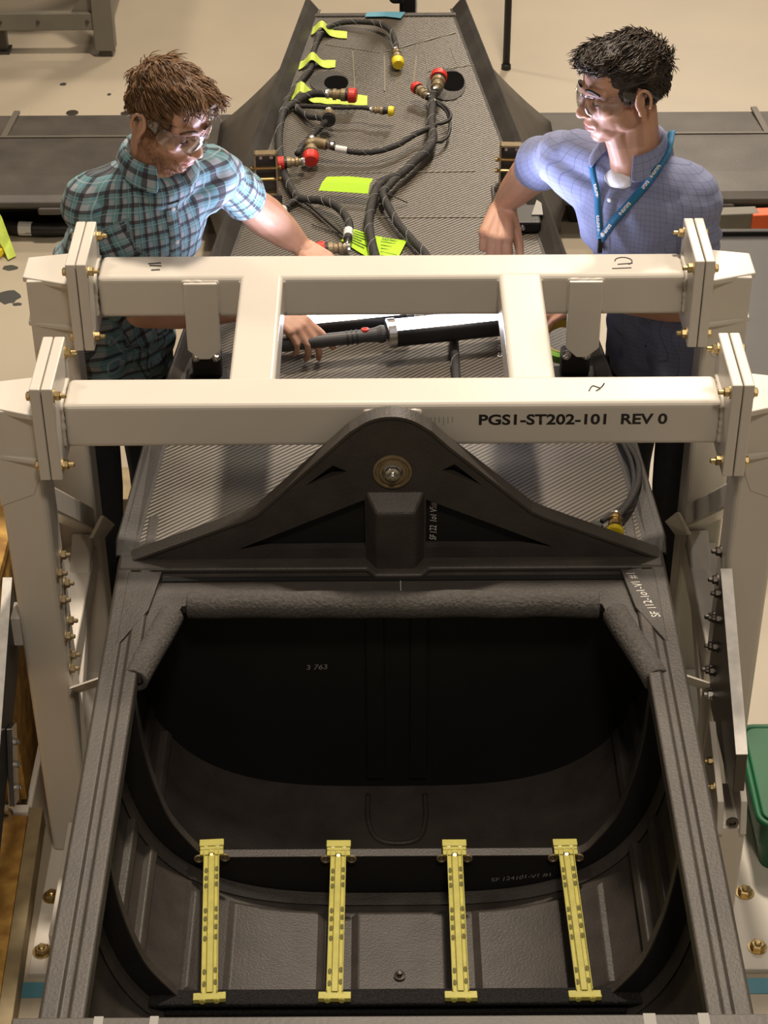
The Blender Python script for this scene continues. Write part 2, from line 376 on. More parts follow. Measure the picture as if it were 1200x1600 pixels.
# rails (side longerons) with a shallow groove
for sx in (-1, 1):
    prof = [(.512, .915), (.512, .948), (.516, .951), (.536, .951), (.541, .946), (.553, .946), (.558, .952), (.584, .952), (.589, .948), (.589, .86), (.582, .86), (.582, .915)]
    b = MB(); b.prism([(sx * x, 1.80, z) for x, z in prof], (0, 1.70, 0)); b.build('side_rail', M['carbon_rail'], fus, bevel=.002)

# ring frames
def ring_frame(y, chord_z, wide):
    b = MB(); n = 64
    out, inn = [], []
    for i in range(n + 1):
        t = math.pi * i / n
        x, z = hull_pt(t); out.append((x, z))

    half = [(-.518, .945), (-.516, .86), (-.508, .755), (-.494, .665), (-.470, .572), (-.430, .498), (-.408, .470), (-.38, .461), (-.31, .46)]
    half = [(x * wide / .062, (z - .46) * (.945 - chord_z) / .485 + chord_z) for x, z in half]
    cv = spline([(x, 0, z) for x, z in half], 5); cv = [(p.x, p.z) for p in cv]
    mid = [(cv[-1][0] * (1 - 2 * i / 12), chord_z) for i in range(1, 12)]
    full = cv + mid + [(-x, z) for x, z in cv[::-1]]
    L = [0.0]
    for p, q in zip(full, full[1:]): L.append(L[-1] + math.hypot(q[0] - p[0], q[1] - p[1]))
    inn = full; out = []
    HP = [hull_pt(math.pi * i / 400) for i in range(401)]; LH = [0.0]
    for p, q in zip(HP, HP[1:]): LH.append(LH[-1] + math.hypot(q[0] - p[0], q[1] - p[1]))
    for l in L:
        target = l / L[-1] * LH[-1]; i = min(399, max(j for j in range(401) if LH[j] <= target + 1e-9))
        k = (target - LH[i]) / max(1e-9, LH[i + 1] - LH[i]); out.append((HP[i][0] + (HP[i + 1][0] - HP[i][0]) * k, HP[i][1] + (HP[i + 1][1] - HP[i][1]) * k))
    for yy in (y, y + .018): b.grid([[(x, yy, z) for x, z in out], [(x, yy, z) for x, z in inn]])
    b.grid([[(x, y, z) for x, z in inn], [(x, y + .018, z) for x, z in inn]])
    fr = b.build('ring_frame', M['carbon_dark'], fus)
    b = MB(); b.grid([[(x, y - .001, z + .0012) for x, z in inn], [(x, y + .020, z + .0012) for x, z in inn]])
    b.build('frame_cap', M['carbon'], fr, solid=.003)
    b = MB(); b.grid([[(hull_pt(t)[0], y, hull_pt(t)[1]) for t in TT], [(hull_pt(t, HA - .012, HD - .012)[0], y - .002, hull_pt(t, HA - .012, HD - .012)[1]) for t in TT], [(hull_pt(t, HA - .003, HD - .004)[0], y - .030, hull_pt(t, HA - .003, HD - .004)[1]) for t in TT]])
    b.build('frame_foot', M['carbon'], fr, smooth=False)
    return fr
fr1 = ring_frame(2.93, 0.46, 0.062)
fr2 = ring_frame(2.53, 0.472, 0.0635)
fr3 = ring_frame(2.10, 0.46, 0.062)
# raised sandwich panels and stringers on the hull floor
def hull_patch(x0, x1, y0, y1, h, rim, name, m, nx=14):
    b = MB(); rows = []
    ys = [(y0, 0), (y0 + rim, 1), (y1 - rim, 1), (y1, 0)]
    xs = [(x0, 0), (x0 + rim, 1)] + [(x0 + rim + (x1 - x0 - 2 * rim) * i / nx, 1) for i in range(1, nx)] + [(x1 - rim, 1), (x1, 0)]
    for y, ry in ys: rows.append([(x, y, hull_z(x) + (h if rx and ry else -.0005)) for x, rx in xs])
    b.grid(rows); return b.build(name, m, fus, bevel=.003)
for x0, x1 in ((-.352, -.145), (-.090, .120), (.167, .368)):
    hull_patch(x0, x1, 2.60, 2.885, .011, .016, 'hull_panel', M['carbon'])
hull_patch(-.43, -.37, 2.60, 2.88, .010, .012, 'hull_panel', M['carbon'], 4)
hull_patch(.385, .445, 2.60, 2.88, .010, .012, 'hull_panel', M['carbon'], 4)
def stringer(t, y0, y1, wdt, h):
    b = MB(); rows = []
    for k, (dw, hh) in enumerate([(-1, -.001), (-.62, 1), (.62, 1), (1, -.001)]):
        tt = t + dw * wdt / .75
        hgt = h if hh == 1 else hh
        x, z = hull_pt(tt, HA - hgt, HD - hgt)
        rows.append([(x, y0, z), (x, y0 + .012, z), (x, y1 - .012, z), (x, y1, z)])
    b.grid(rows); b.build('stringer', M['carbon_rail'], fus, bevel=.004)
for t in (.42, .60, math.pi - .42, math.pi - .60):
    stringer(t, 2.56, 2.895, .030, .014); stringer(t, 2.965, 3.25, .030, .014)
# U-shaped pad on the hull floor behind the first frame
b = MB(); path = spline([(-.055, 3.24, hull_z(0) + .002), (-.055, 3.16, hull_z(0) + .002), (-.035, 3.10, hull_z(0) + .002), (.012, 3.085, hull_z(0) + .002), (.058, 3.10, hull_z(0) + .002), (.075, 3.16, hull_z(0) + .002), (.075, 3.24, hull_z(0) + .002)], 5)
b.tube(path, .006, 6); b.build('raised_bead', M['carbon'], fus, smooth=True)
b = MB(); b.lathe((.012, 2.695, hull_z(0) + .010), (0, 0, 1), [(0, .012), (.006, .012), (.008, .006), (.016, .006), (.017, .003)], 12); b.build('drain_fitting', M['darksteel'], fus)

# aft wall under the shelf
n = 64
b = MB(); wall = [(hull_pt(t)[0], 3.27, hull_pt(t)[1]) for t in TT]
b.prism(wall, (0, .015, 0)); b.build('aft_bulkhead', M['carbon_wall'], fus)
b = MB()
for x0, x1 in ((-.058, -.020), (.045, .075)): b.prism([(x0, 3.272, .37), (x0, 3.272, .92), (x0 + .006, 3.262, .92), (x1 - .006, 3.262, .92), (x1, 3.272, .92), (x1, 3.272, .37), (x1 - .006, 3.262, .37), (x0 + .006, 3.262, .37)][:4], (0, .001, 0))
b.bm.free()
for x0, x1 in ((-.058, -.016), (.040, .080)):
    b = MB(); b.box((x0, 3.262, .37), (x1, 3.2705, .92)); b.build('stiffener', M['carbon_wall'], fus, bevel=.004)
# shelf with chamfered corners
b = MB(); b.prism([(-.513, 3.36, .922), (.513, 3.36, .922), (.513, 2.965, .922), (.505, 2.965, .922), (.440, 3.19, .922), (-.440, 3.19, .922), (-.505, 2.965, .922), (-.513, 2.965, .922)], (0, 0, .020)); b.build('shelf', M['carbon'], fus, bevel=.002)
b = MB(); b.prism([(-.585, 3.352, .94), (-.585, 3.300, .94), (-.052, 3.300, .94), (-.036, 3.276, .94), (.066, 3.276, .94), (.082, 3.300, .94), (.585, 3.300, .94), (.585, 3.352, .94)], (0, 0, .0142)); b.build('bulkhead_foot', M['carbon_rail'], fus, bevel=.006, seg=3)

for sx in (-1, 1):
    b = MB(); b.prism([(sx * .490, 3.295, .942), (sx * .563, 3.295, .942), (sx * .563, 3.045, .942), (sx * .508, 3.165, .942)], (0, 0, .0105)); b.build('corner_doubler', M['carbon'], fus, bevel=.002)
# gusset bulkhead
def arc(cx, cz, r, a0, a1, k=10): return [(cx + r * math.cos(R(a0 + (a1 - a0) * i / k)), cz + r * math.sin(R(a0 + (a1 - a0) * i / k))) for i in range(k + 1)]
gout = [(-.572, .948), (-.312, 1.060), (-.285, 1.075), (-.12, 1.247), (-.085, 1.283)] + arc(0, 1.215, .105, 130, 50, 14) + [(.085, 1.283), (.12, 1.246), (.300, 1.078), (.330, 1.062), (.582, .952)]
holes = [[(-.055, .981), (-.330, .979), (-.055, 1.110)], [(.074, .984), (.074, 1.109), (.348, .982)], [(-.180, 1.146), (-.121, 1.198), (-.092, 1.182)], [(.106, 1.184), (.133, 1.199), (.192, 1.144)]]
holes = [h[::-1] for h in holes]
me = flat_shape(gout, holes, .020); me.transform(Matrix.Translation((0, 3.335, 0))); gus = link('gusset_bulkhead', me, M['carbon'], fus)
md = gus.modifiers.new('bevel', 'BEVEL'); md.width = .002; md.segments = 2; md.limit_method = 'ANGLE'
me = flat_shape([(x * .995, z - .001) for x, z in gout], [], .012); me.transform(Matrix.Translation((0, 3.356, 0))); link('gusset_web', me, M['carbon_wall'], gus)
b = MB(); e = [(x, z) for x, z in gout]
b.grid([[(x, 3.331, z + .0005) for x, z in e], [(x, 3.372, z + .0005) for x, z in e]]); b.build('gusset_flange', M['carbon_rail'], gus, solid=.007, bevel=.001)
b = MB(); b.prism([(-.040, 3.336, .945), (-.040, 3.336, 1.105), (-.052, 3.336, 1.132), (.070, 3.336, 1.132), (.056, 3.336, 1.105), (.056, 3.336, .945)], (0, -.001, 0)); b.bm.free()
b = MB()
lo = [(-.056, 3.337, .944), (-.056, 3.337, 1.132), (.072, 3.337, 1.132), (.072, 3.337, .944)]
hi = [(-.032, 3.298, .944), (-.032, 3.298, 1.098), (.050, 3.298, 1.098), (.050, 3.298, .944)]
A = [b.bm.verts.new(p) for p in lo]; B = [b.bm.verts.new(p) for p in hi]
b.bm.faces.new(A); b.bm.faces.new(B)
for i in range(4): b.bm.faces.new((A[i], A[(i + 1) % 4], B[(i + 1) % 4], B[i]))
b.build('centre_post', M['carbon'], gus, bevel=.005)
b = MB(); b.lathe((.003, 3.337, 1.182), (0, -1, 0), [(0, .041), (.007, .041), (.008, .036), (.004, .034), (.004, .029), (.010, .028), (.011, .022), (.006, .021)], 32); b.build('bearing_ring', M['bronze'], gus, bevel=.0006)
b = MB(); b.lathe((.003, 3.333, 1.182), (0, -1, 0), [(0, .022), (.004, .022), (.006, .017), (.012, .016), (.013, .009), (.022, .0085), (.025, .005)], 24); b.build('pivot_pin', M['steel'], gus, bevel=.0006)

# handwriting
place_text('marker_writing', 'SF 122  1o1 V5#1', (.091, 3.3545, 1.040), (0, 0, 1), (-1, 0, 0), .104, .016, M['chalk'], fus, shear=.25, wobble=.0008)
place_text('marker_writing', 'SF 112-1o1-V1 #1', (.530, 3.205, .9530), (-.26, .966, 0), (-.966, -.26, 0), .155, .020, M['chalk'], fus, shear=.25, wobble=.001)
place_text('marker_writing', 'SF 124101-V1 #1', (.276, 2.9285, .397), (1, 0, .14), (-.14, 0, 1), .130, .012, M['greymark'], fus, shear=.2, wobble=.001)
place_text('marker_writing', '3 763', (-.165, 3.2685, .704), (1, 0, .04), (0, 0, 1), .047, .014, M['greymark'], fus, shear=.2, wobble=.0006)
place_text('marker_writing', 'SF 104-101.V501', (.284, 4.235, .9535), (.04, 1, 0), (-1, .04, 0), .150, .018, M['chalk'], fus, shear=.25, wobble=.001)
b = MB(); b.box((.0185, 3.235, .9425), (.0205, 3.272, .9432)); b.build('centre_tick', M['greymark'], fus)

# tail boom: plate, lips, lower skin
def halfw(y): return .592 if y < 3.55 else .592 - (.592 - .272) * (y - 3.55) / (6.41 - 3.55)
YS = [3.345, 3.55, 3.8, 4.3, 4.8, 5.3, 5.8, 6.41]
b = MB()
top = [[(-halfw(y) + .03, y, .95), (0, y, .95), (halfw(y) - .03, y, .95)] for y in YS]
b.grid(top); tail = b.build('tail_plate', M['weave'], fus, solid=.012)
b = MB()
def boom_sec(y):
    a = halfw(y) + .004; k = (y - 3.345) / 3.06; d = .60 - .28 * k
    return [(hull_pt(t, a, d, 3.0, .942)[0], y, hull_pt(t, a, d, 3.0, .942)[1]) for t in TT[::2]]
b.grid([boom_sec(y) for y in YS]); V = [b.bm.verts.new(p) for p in boom_sec(6.40)]; b.bm.faces.new(V)
b.build('boom_skin', M['carbon'], fus, smooth=True)
for sx in (-1, 1):
    b = MB(); rows = []
    wd = .592; rows.append([(sx * (wd - .042), 3.355, .9500), (sx * (wd - .034), 3.355, .9505), (sx * (wd - .008), 3.355, .951), (sx * (wd + .002), 3.355, .951), (sx * (wd + .004), 3.355, .950), (sx * (wd + .004), 3.355, .945)])
    for y in [3.40, 3.8, 4.3, 4.8, 5.3, 5.8, 6.41, 6.47]:
        wd = halfw(y); k = min(1, max(0, (y - 3.42) / 1.2)); h = .008 + .034 * k
        rows.append([(sx * (wd - .042), y, .9505), (sx * (wd - .034), y, .9515), (sx * (wd - .008), y, .9515 + h * .75), (sx * (wd + .004), y, .953 + h), (sx * (wd + .008), y, .950 + h), (sx * (wd + .008), y, .90)])
    b.grid(rows); b.build('edge_lip', M['lip'], fus, solid=.003, bevel=.001)
    # flared fairing from boom side to wing root
    b = MB(); rows = []
    for i in range(9):
        k = i / 8; y0 = 4.75 + (6.05 - 4.75) * k
        p = Vector((sx * (halfw(y0) + .006), y0, .95)); q = Vector((sx * (.66 + .0 * k), 6.45 + .75 * k, .19)); mid = (p + q) / 2 + Vector((-sx * .012, 0, -.012))
        rows.append([(1 - t) ** 2 * p + 2 * t * (1 - t) * mid + t * t * q for t in [j / 8 for j in range(9)]])
    b.grid(rows); b.build('wing_fairing', M['wingm'], fus, smooth=True, solid=.006)
# end rib of the plate
b = MB(); b.box((-.275, 6.40, .90), (.275, 6.425, .956)); b.build('end_rib', M['carbon'], fus, bevel=.003)
# faint ply edges on the plate, their sheen painted as paler strips
def strip(p, q, wd, z=.9512):
    b = MB()
    p = Vector((*p, z)); q = Vector((*q, z)); d = (q - p).normalized(); s_ = Vector((-d.y, d.x, 0)) * wd / 2
    b.prism([p + s_, q + s_, q - s_, p - s_], (0, 0, .0007)); b.build('ply_edge', M['seam'], tail)
for (p, q, wd) in [((.0, 6.10), (.235, 6.255), .006), ((-.20, 6.16), (-.02, 6.09), .003), ((-.10, 5.80), (-.11, 6.10), .004), ((-.005, 5.78), (-.005, 6.06), .006), ((.085, 5.80), (.100, 6.06), .006),
                   ((.26, 5.21), (.08, 5.205), .006), ((-.14, 5.20), (.06, 5.205), .002), ((-.03, 4.92), (.30, 4.92), .005), ((.13, 5.93), (.30, 5.99), .003), ((.135, 5.92), (.13, 6.10), .003), ((.23, 6.00), (.215, 6.13), .003)]: strip(p, q, wd)
# cable cut-outs with dark doublers
for nm, cx, cy, rx, ry, hx, hy in (('cutout', -.183, 5.855, .062, .085, -.160, 5.845), ('cutout', .192, 5.83, .062, .125, .212, 5.850)):
    b = MB(); b.prism([(cx + rx * math.cos(R(a)), cy + ry * math.sin(R(a)), .9508) for a in range(0, 360, 12)], (0, 0, .0025)); d = b.build('doubler', M['lip'], fus)
    b = MB(); b.prism([(hx + (rx * .62 if nm else 0) * math.copysign(abs(math.cos(R(a))) ** .8, math.cos(R(a))), hy + ry * .62 * math.sin(R(a)), .9536) for a in range(0, 360, 12)], (0, 0, .0006)); b.build('cutout', M['void'], d)
# wings
for sx in (-1, 1):
    b = MB(); sec = [(6.56, .150), (6.565, .168), (6.60, .182), (6.75, .190), (7.05, .188), (7.32, .176), (7.33, .166), (7.05, .120), (6.7, .118), (6.59, .130)]
    b.grid([[(sx * x, y, z) for y, z in sec] for x in (.50, 1.5, 3.2)], closed=True)
    wg = b.build('wing', M['wingm'], fus, smooth=False, bevel=.004)
    b = MB(); b.box((sx * .7 if sx > 0 else -3.1, 7.085, .1885), (3.1 if sx > 0 else -.7, 7.100, .1905)); b.build('wing_seam', M['wseam'], wg)
    b = MB(); b.box((sx * 1.50 - .012, 7.10, .180), (sx * 1.50 + .012, 7.335, .1905), rot=Matrix.Rotation(R(sx * 4), 3, 'Z')); b.build('wing_joint', M['wseam'], wg)
    # chamfered scallop under the leading edge
    b = MB(); b.box((sx * 1.26 - .045, 6.55, .120), (sx * 1.26 + .045, 6.58, .150)); b.build('edge_tab', M['wingm'], wg, bevel=.01)
    b = MB(); b.box((.7 if sx > 0 else -3.0, 6.70, .0), (3.0 if sx > 0 else -.7, 7.10, .122)); b.build('wing_trestle', M['black'], wg, bevel=.01)  # solid black block added for the dark below the wing edge
# cast twin-pin brackets standing on the plate
def lug_bracket(x, y, z, rz, name='pin_bracket'):
    W, H, D, T = .066, .120, .050, .0050
    rt = Matrix.Translation((x, y, z)) @ Matrix.Rotation(rz, 4, 'Z') @ Matrix.Rotation(R(-12), 4, 'X')
    b = MB()
    for lo, hi in (((-W / 2, 0, 0), (-W / 2 + T, D, H)), ((W / 2 - T, 0, 0), (W / 2, D, H)), ((-W / 2, 0, 0), (W / 2, D, T)), ((-W / 2, 0, H - T), (W / 2, D, H)), ((-W / 2, .014, .040), (W / 2, D, 0.040 + T)), ((-W / 2, .014, .072), (W / 2, D, .072 + T))): b.box(lo, hi)
    bmesh.ops.transform(b.bm, matrix=rt, verts=b.bm.verts[:]); br = b.build(name, M['bronze'], fus)
    b = MB(); b.box((-W / 2 + T, D - .012, T), (W / 2 - T, D - .006, H - T)); bmesh.ops.transform(b.bm, matrix=rt, verts=b.bm.verts[:]); b.build('bracket_web', M['darksteel'], br)
    for zz in (.046, .078):
        b = MB(); b.lathe((-W / 2 - .012, .008, zz), (1, 0, 0), [(0, .006), (.006, .007), (.012, .0045), (.012 + W, .0045), (.018 + W, .007), (.022 + W, .005)], 10)
        bmesh.ops.transform(b.bm, matrix=rt, verts=b.bm.verts[:]); b.build('pin', M['brass'], br)
    for xx in (-.014, .016):
        b = MB(); b.lathe((xx, D - .012, .102), (0, -1, 0), [(0, .006), (.006, .005)], 8); bmesh.ops.transform(b.bm, matrix=rt, verts=b.bm.verts[:]); b.build('screw', M['steel'], br)
    b = MB(); b.box((-W / 2 - .01, -.004, -.022), (W / 2 + .01, D, .001)); bmesh.ops.transform(b.bm, matrix=rt, verts=b.bm.verts[:]); b.build('bracket_foot', M['carbon'], br)
lug_bracket(-.343, 5.015, .972, R(3)); lug_bracket(.352, 5.06, .972, R(-3))
b = MB(); b.box((.300, 4.80, .951), (.335, 5.10, .958)); b.build('mounting_pad', M['carbon'], fus, bevel=.002)
b = MB(); b.box((.355, 4.82, .951), (.425, 4.93, .985)); hb = b.build('hinge_block', M['black'], fus, bevel=.006)
b = MB(); b.lathe((.372, 4.82, .970), (0, -1, 0), [(0, .008), (.006, .008), (.008, .004)], 12); b.build('screw', M['steel'], hb)
b = MB(); b.prism([(.400, 4.86, .985), (.432, 4.86, .985), (.432, 4.93, .985), (.420, 4.95, .985)], (0, 0, .003)); b.build('shim', M['greymark'], hb)
# lifting lugs on the plate below the frame's hanging plates
for cx in (-.443, .452):
    b = MB(); b.box((cx - .055, 4.00, .950), (cx + .055, 4.08, .980)); b.box((cx - .036, 4.03, .980), (cx + .036, 4.065, 1.048)); lg = b.build('lift_lug', M['black'], fus, bevel=.008)
    for dx in (-.024, .024):
        b = MB(); b.hexbolt((cx + dx, 4.03, 1.04), (0, -1, 0), .009, .012, .004); b.build('bolt', M['steel'], lg)

# ================================================================== white steel frame between the stands
fx = thing('gantry_frame', 'cream steel ladder frame of two cross beams and two stubs, bolted above the dark fuselage', 'frame', (0, 3.7, 1.2))
def tube_beam(name, lo, hi, parent, m=M['white'], bev=.013): b = MB(); b.box(lo, hi); return b.build(name, m, parent, bevel=bev, seg=4)
tube_beam('cross_beam', (-.682, 3.395, 1.203), (.690, 3.505, 1.310), fx)
tube_beam('cross_beam', (-.672, 3.935, 1.203), (.684, 4.045, 1.310), fx)
for x0 in (-.342, .252): tube_beam('stub_beam', (x0, 3.49, 1.204), (x0 + .098, 3.95, 1.3095), fx, bev=.010)
def weld(path, parent, r=.0055):
    P = []
    pts = [Vector(p) for p in path]
    for a, c in zip(pts, pts[1:]):
        k = max(2, int((c - a).length / .006))
        P += [a + (c - a) * i / k for i in range(k)]
    P.append(pts[-1]); b = MB(); b.tube(P, [r * random.uniform(.65, 1.15) for _ in P], 6); b.build('weld_bead', M['white'], parent, smooth=True)
for x0 in (-.342, .252):
    weld([(x0 + .005, 3.937, 1.303), (x0 + .093, 3.937, 1.303)], fx); weld([(x0 + .098, 3.936, 1.215), (x0 + .098, 3.936, 1.300)], fx)
    weld([(x0, 3.936, 1.215), (x0, 3.936, 1.300)], fx)
# hanging lug plates
for c0, c1 in ((-.474, -.396), (.414, .492)):
    cc = (c0 + c1) / 2
    b = MB(); b.prism([(c0, 3.936, 1.300), (c1, 3.936, 1.300), (c1, 3.936, 1.122), (cc + .012, 3.936, 1.097), (cc - .012, 3.936, 1.097), (c0, 3.936, 1.122)], (0, -.014, 0)); b.build('hanger_plate', M['white'], fx, bevel=.003)
    weld([(c0, 3.933, 1.215), (c0, 3.933, 1.300), (c1, 3.933, 1.300), (c1, 3.933, 1.215)], fx, .004)
# clevis block behind the gusset
b = MB(); b.box((-.052, 3.380, 1.12), (.058, 3.400, 1.292)); b.build('clevis_block', M['white'], fx, bevel=.004)
weld([(-.054, 3.394, 1.215), (-.054, 3.394, 1.294), (.060, 3.394, 1.294), (.060, 3.394, 1.215)], fx, .005)
# flange plates
def flange(x0, x1, yc, parent, name='flange_plate'):
    b = MB(); b.box((x0, yc - .105, 1.165), (x1, yc + .105, 1.390)); return b.build(name, M['white'], parent, bevel=.003)
BOLT = None
def put_bolts(xf, yc, sx, parent):
    global BOLT
    if BOLT is None:
        b = MB(); b.hexbolt((0, 0, 0), (1, 0, 0), .0105, .011, .010); o = b.build('bolt', M['bolt']); BOLT = o.data; bpy.data.objects.remove(o)
    for dy in (-.085, .085):
        for z in (1.192, 1.362):
            o = link('bolt', BOLT, None, parent); o.location = (xf, yc + dy, z)
            if sx < 0: o.rotation_euler = (0, 0, math.pi)
            o.rotation_euler.x = random.uniform(0, 1)
for yc in (3.437, 3.957):
    off = 0 if yc < 3.6 else .006
    flange(-.709 + off, -.686 + off, yc, fx); flange(.692 - off, .714 - off, yc, fx)
    put_bolts(-.686 + off, yc, 1, fx); put_bolts(.692 - off, yc, -1, fx)
    yf = 3.395 if yc < 3.6 else 3.935
    for sx, xx in ((-1, -.684 + off), (1, .690 - off)): weld([(xx, yf - .001, 1.21), (xx, yf - .001, 1.30), (xx, yf + .012, 1.311), (xx, yf + .10, 1.311)], fx, .006)
# painted number and scuffs
place_text('painted_number', 'PGS1-ST202-101  REV 0', (.3805, 3.3943, 1.270), (1, 0, 0), (0, 0, 1), .393, .0265, M['ink'], fx, bold=.028)
def scuff(paths, parent, wd=.0016, z=1.3104):
    for p in paths:
        b = MB(); b.tube(spline([(x, y, z) for x, y in p], 4), wd, 4); b.build('scuff_mark', M['greypanel'], parent)
a = [(.545 + .020 * math.cos(R(t)), 4.00 + .018 * math.sin(R(t))) for t in range(-60, 200, 20)]
scuff([a, [(.515, 3.965), (.56, 3.968)], [(.53, 3.985), (.565, 3.99)]], fx)
scuff([[(-.560, 4.00), (-.53, 4.004)], [(-.556, 3.992), (-.528, 3.99)], [(-.55, 3.97), (-.53, 3.972)]], fx, .0022)
scuff([[(.415, 3.44), (.425, 3.46), (.44, 3.452), (.45, 3.47)], [(.43, 3.44), (.44, 3.45)]], fx)
for k in range(8):
    b = MB(); b.box((.065 + k * .009, 3.3936, 1.262 + .004 * math.sin(k * 2.1)), (.0665 + k * .009, 3.3946, 1.278)); b.build('scuff_mark', M['greymark'], fx)

# ------------------------------------------------------------------ side stands
def stand(sx, side):
    st = thing('support_stand', ('cream steel support stand left of the fuselage, standing by the strand board crate' if sx < 0 else 'cream steel support stand right of the fuselage, standing by the green plastic bin'), 'stand', (sx * .79, 3.7, 0), 'support stands of the gantry')
    X = lambda a: sx * a
    def bx(name, x0, x1, y0, y1, z0, z1, bev=.012, m=M['white'], parent=st):
        b = MB(); b.box((min(X(x0), X(x1)), y0, z0), (max(X(x0), X(x1)), y1, z1)); return b.build(name, m, parent, bevel=bev, seg=3)
    for yc, off in ((3.437, 0), (3.985, .004)):
        xf = (.711 if sx < 0 else .716) - (.006 if yc > 3.6 else 0)
        yfl = 3.437 if yc < 3.6 else 3.957
        fl_ = bx('flange_plate', xf, xf + .022, yfl - .105, yfl + .105, 1.165, 1.390, .003)
        for z in (1.192, 1.362):
            for dy in (-.085, .085):
                b = MB(); b.hexbolt((X(xf + .022), yfl + dy, z), (sx, 0, 0), .010, .008); b.build('nut', M['bolt'], fl_)
        bx('post', .735, .835, yc - .05, yc + .05, .012, 1.21)
        # tapered arm from flange to post
        b = MB(); x0, x1 = xf + .02, .846
        topz, botz = 1.306, 1.19
        P = [(X(x0), yc - .075, topz), (X(x0), yc + .085, topz), (X(x1), yc + .06, topz), (X(x1), yc - .035, topz)]
        b.prism(P, (0, 0, -.014))
        b.prism([(X(x0), yc - .052, topz), (X(x1 - .01), yc - .052, topz - .004), (X(x1 - .01), yc - .052, 1.06), (X(x0 + .03), yc - .052, 1.09), (X(x0), yc - .052, 1.17)], (0, .10, 0))
        b.build('post_arm', M['white'], st, bevel=.003)
        b = MB(); b.prism([(X(x0), yc - .066, 1.186), (X(x0), yc + .06, 1.186), (X(.848), yc + .06, 1.196), (X(.842), yc - .05, 1.196)], (0, 0, -.012)); b.build('arm_gusset', M['white'], st, bevel=.003)
        bx('base_plate', (.70 if yc < 3.6 else .72), (.84 if sx < 0 else .96) if yc < 3.6 else .85, (3.00 if yc < 3.6 else 3.80), (3.70 if yc < 3.6 else 4.045), 0, .014, .002)
    # diagonal bracing between the posts
    def bar(name, p, q, wd=.055, th=.05):
        p, q = Vector(p), Vector(q); d = (q - p).normalized(); up = Vector((1, 0, 0)); s_ = d.cross(up).normalized() * wd / 2; t = up * th / 2
        b = MB(); vs = []
        for c in (p, q): vs.append([b.bm.verts.new(c + s_ + t), b.bm.verts.new(c + s_ - t), b.bm.verts.new(c - s_ - t), b.bm.verts.new(c - s_ + t)])
        b.bm.faces.new(vs[0][::-1]); b.bm.faces.new(vs[1])
        for i in range(4): b.bm.faces.new((vs[0][i], vs[0][(i + 1) % 4], vs[1][(i + 1) % 4], vs[1][i]))
        return b.build(name, M['white'], st, bevel=.005)
    bar('brace', (X(.775), 3.47, 1.03), (X(.765), 3.94, .62)); bar('brace', (X(.775), 3.94, .56), (X(.765), 3.48, .36))
    bx('side_rail', .745, .825, 3.48, 3.94, .46, .54, .006)
    bx('side_rail', .745, .825, 3.48, 3.94, .04, .12, .006)
    # node angle tabs
    b = MB(); b.prism([(X(.70), 3.86, .69), (X(.70), 4.00, .56), (X(.735), 4.02, .50), (X(.735), 3.86, .62)], (X(.012), 0, 0)); b.build('angle_tab', M['white'], st, bevel=.003)
    b = MB(); b.prism([(X(.665), 3.36, .60), (X(.665), 3.46, .50), (X(.735), 3.46, .47), (X(.735), 3.36, .57)], (0, -.012, .004)); b.build('angle_tab', M['white'], st, bevel=.003)
    # bolt rows on the bracing plate
    for y0, z0 in ((3.43, .88), (3.37, .875), (3.43, .80), (3.37, .80), (3.42, .70), (3.37, .695), (3.40, .615), (3.37, .60)):
        if sx > 0 and y0 < 3.41: continue
        b = MB(); b.hexbolt((X(.735), y0 + .02, z0), (-sx, 0, 0), .0105, .010, .008); b.build('bolt', M['bronze'] if sx < 0 else M['darksteel'], st)
    # floor bolts
    for (bx_, by) in ((.816 if sx < 0 else .845, 3.235), (.816 if sx < 0 else .848, 3.065)):
        b = MB(); b.hexbolt((X(bx_), by, .014), (0, 0, 1), .017, .012, .004); b.build('anchor_bolt', M['bolt'], st)
    bx('toe_angle', .775, .785, 3.02, 3.38, .014, .12, .002)
    return st
stL = stand(-1, 'left'); stR = stand(1, 'right')
# inclined clamp plate on the right stand, raw edge up
cp = thing('outrigger_plate', 'dark sloping steel plate with a raw pale upper edge beside the right stand', 'plate', (.73, 3.03, .5))
b = MB(); Yz = [(3.372, .889), (3.005, .680), (2.99, .590), (3.05, .560), (3.30, .55), (3.372, .62)]
b.prism([(.722, y, z) for y, z in Yz], (.024, 0, 0)); b.build('plate_body', M['darksteel'], cp, bevel=.001)
b = MB(); b.prism([(.7215, 3.372, .890), (.7215, 3.005, .681), (.7465, 3.005, .681), (.7465, 3.372, .890)], (0, 0, .0015)); b.build('raw_edge', M['alu'], cp)
for y0, z0 in ((3.35, .84), (3.31, .80), (3.35, .77), (3.31, .72), (3.35, .69), (3.31, .65), (3.35, .62), (3.30, .59)):
    b = MB(); b.hexbolt((.722, y0, z0), (-1, 0, 0), .010, .010, .007); b.build('bolt', M['darksteel'] if random.random() < .6 else M['steel'], cp)
for xx in (.700, .750):
    b = MB(); b.prism([(xx, 3.20, .60), (xx, 3.02, .53), (xx, 2.99, .46), (xx, 3.08, .40), (xx, 3.22, .44)], (.014, 0, 0)); b.build('clamp_cheek', M['white'], cp, bevel=.002)
b = MB(); b.box((.70, 3.00, .02), (.764, 3.14, .47)); b.build('clamp_post', M['white'], cp, bevel=.004)
b = MB(); b.lathe((.732, 2.999, .49), (0, -1, 0), [(0, .014), (.004, .014), (.005, .008), (.001, .007)], 14); b.build('clamp_pin', M['darksteel'], cp)
for y0, z0 in ((3.12, .575), (3.07, .545)):
    b = MB(); b.hexbolt((.700, y0, z0 - .02), (-1, 0, 0), .009, .009, .006); b.build('bolt', M['bolt'], cp)
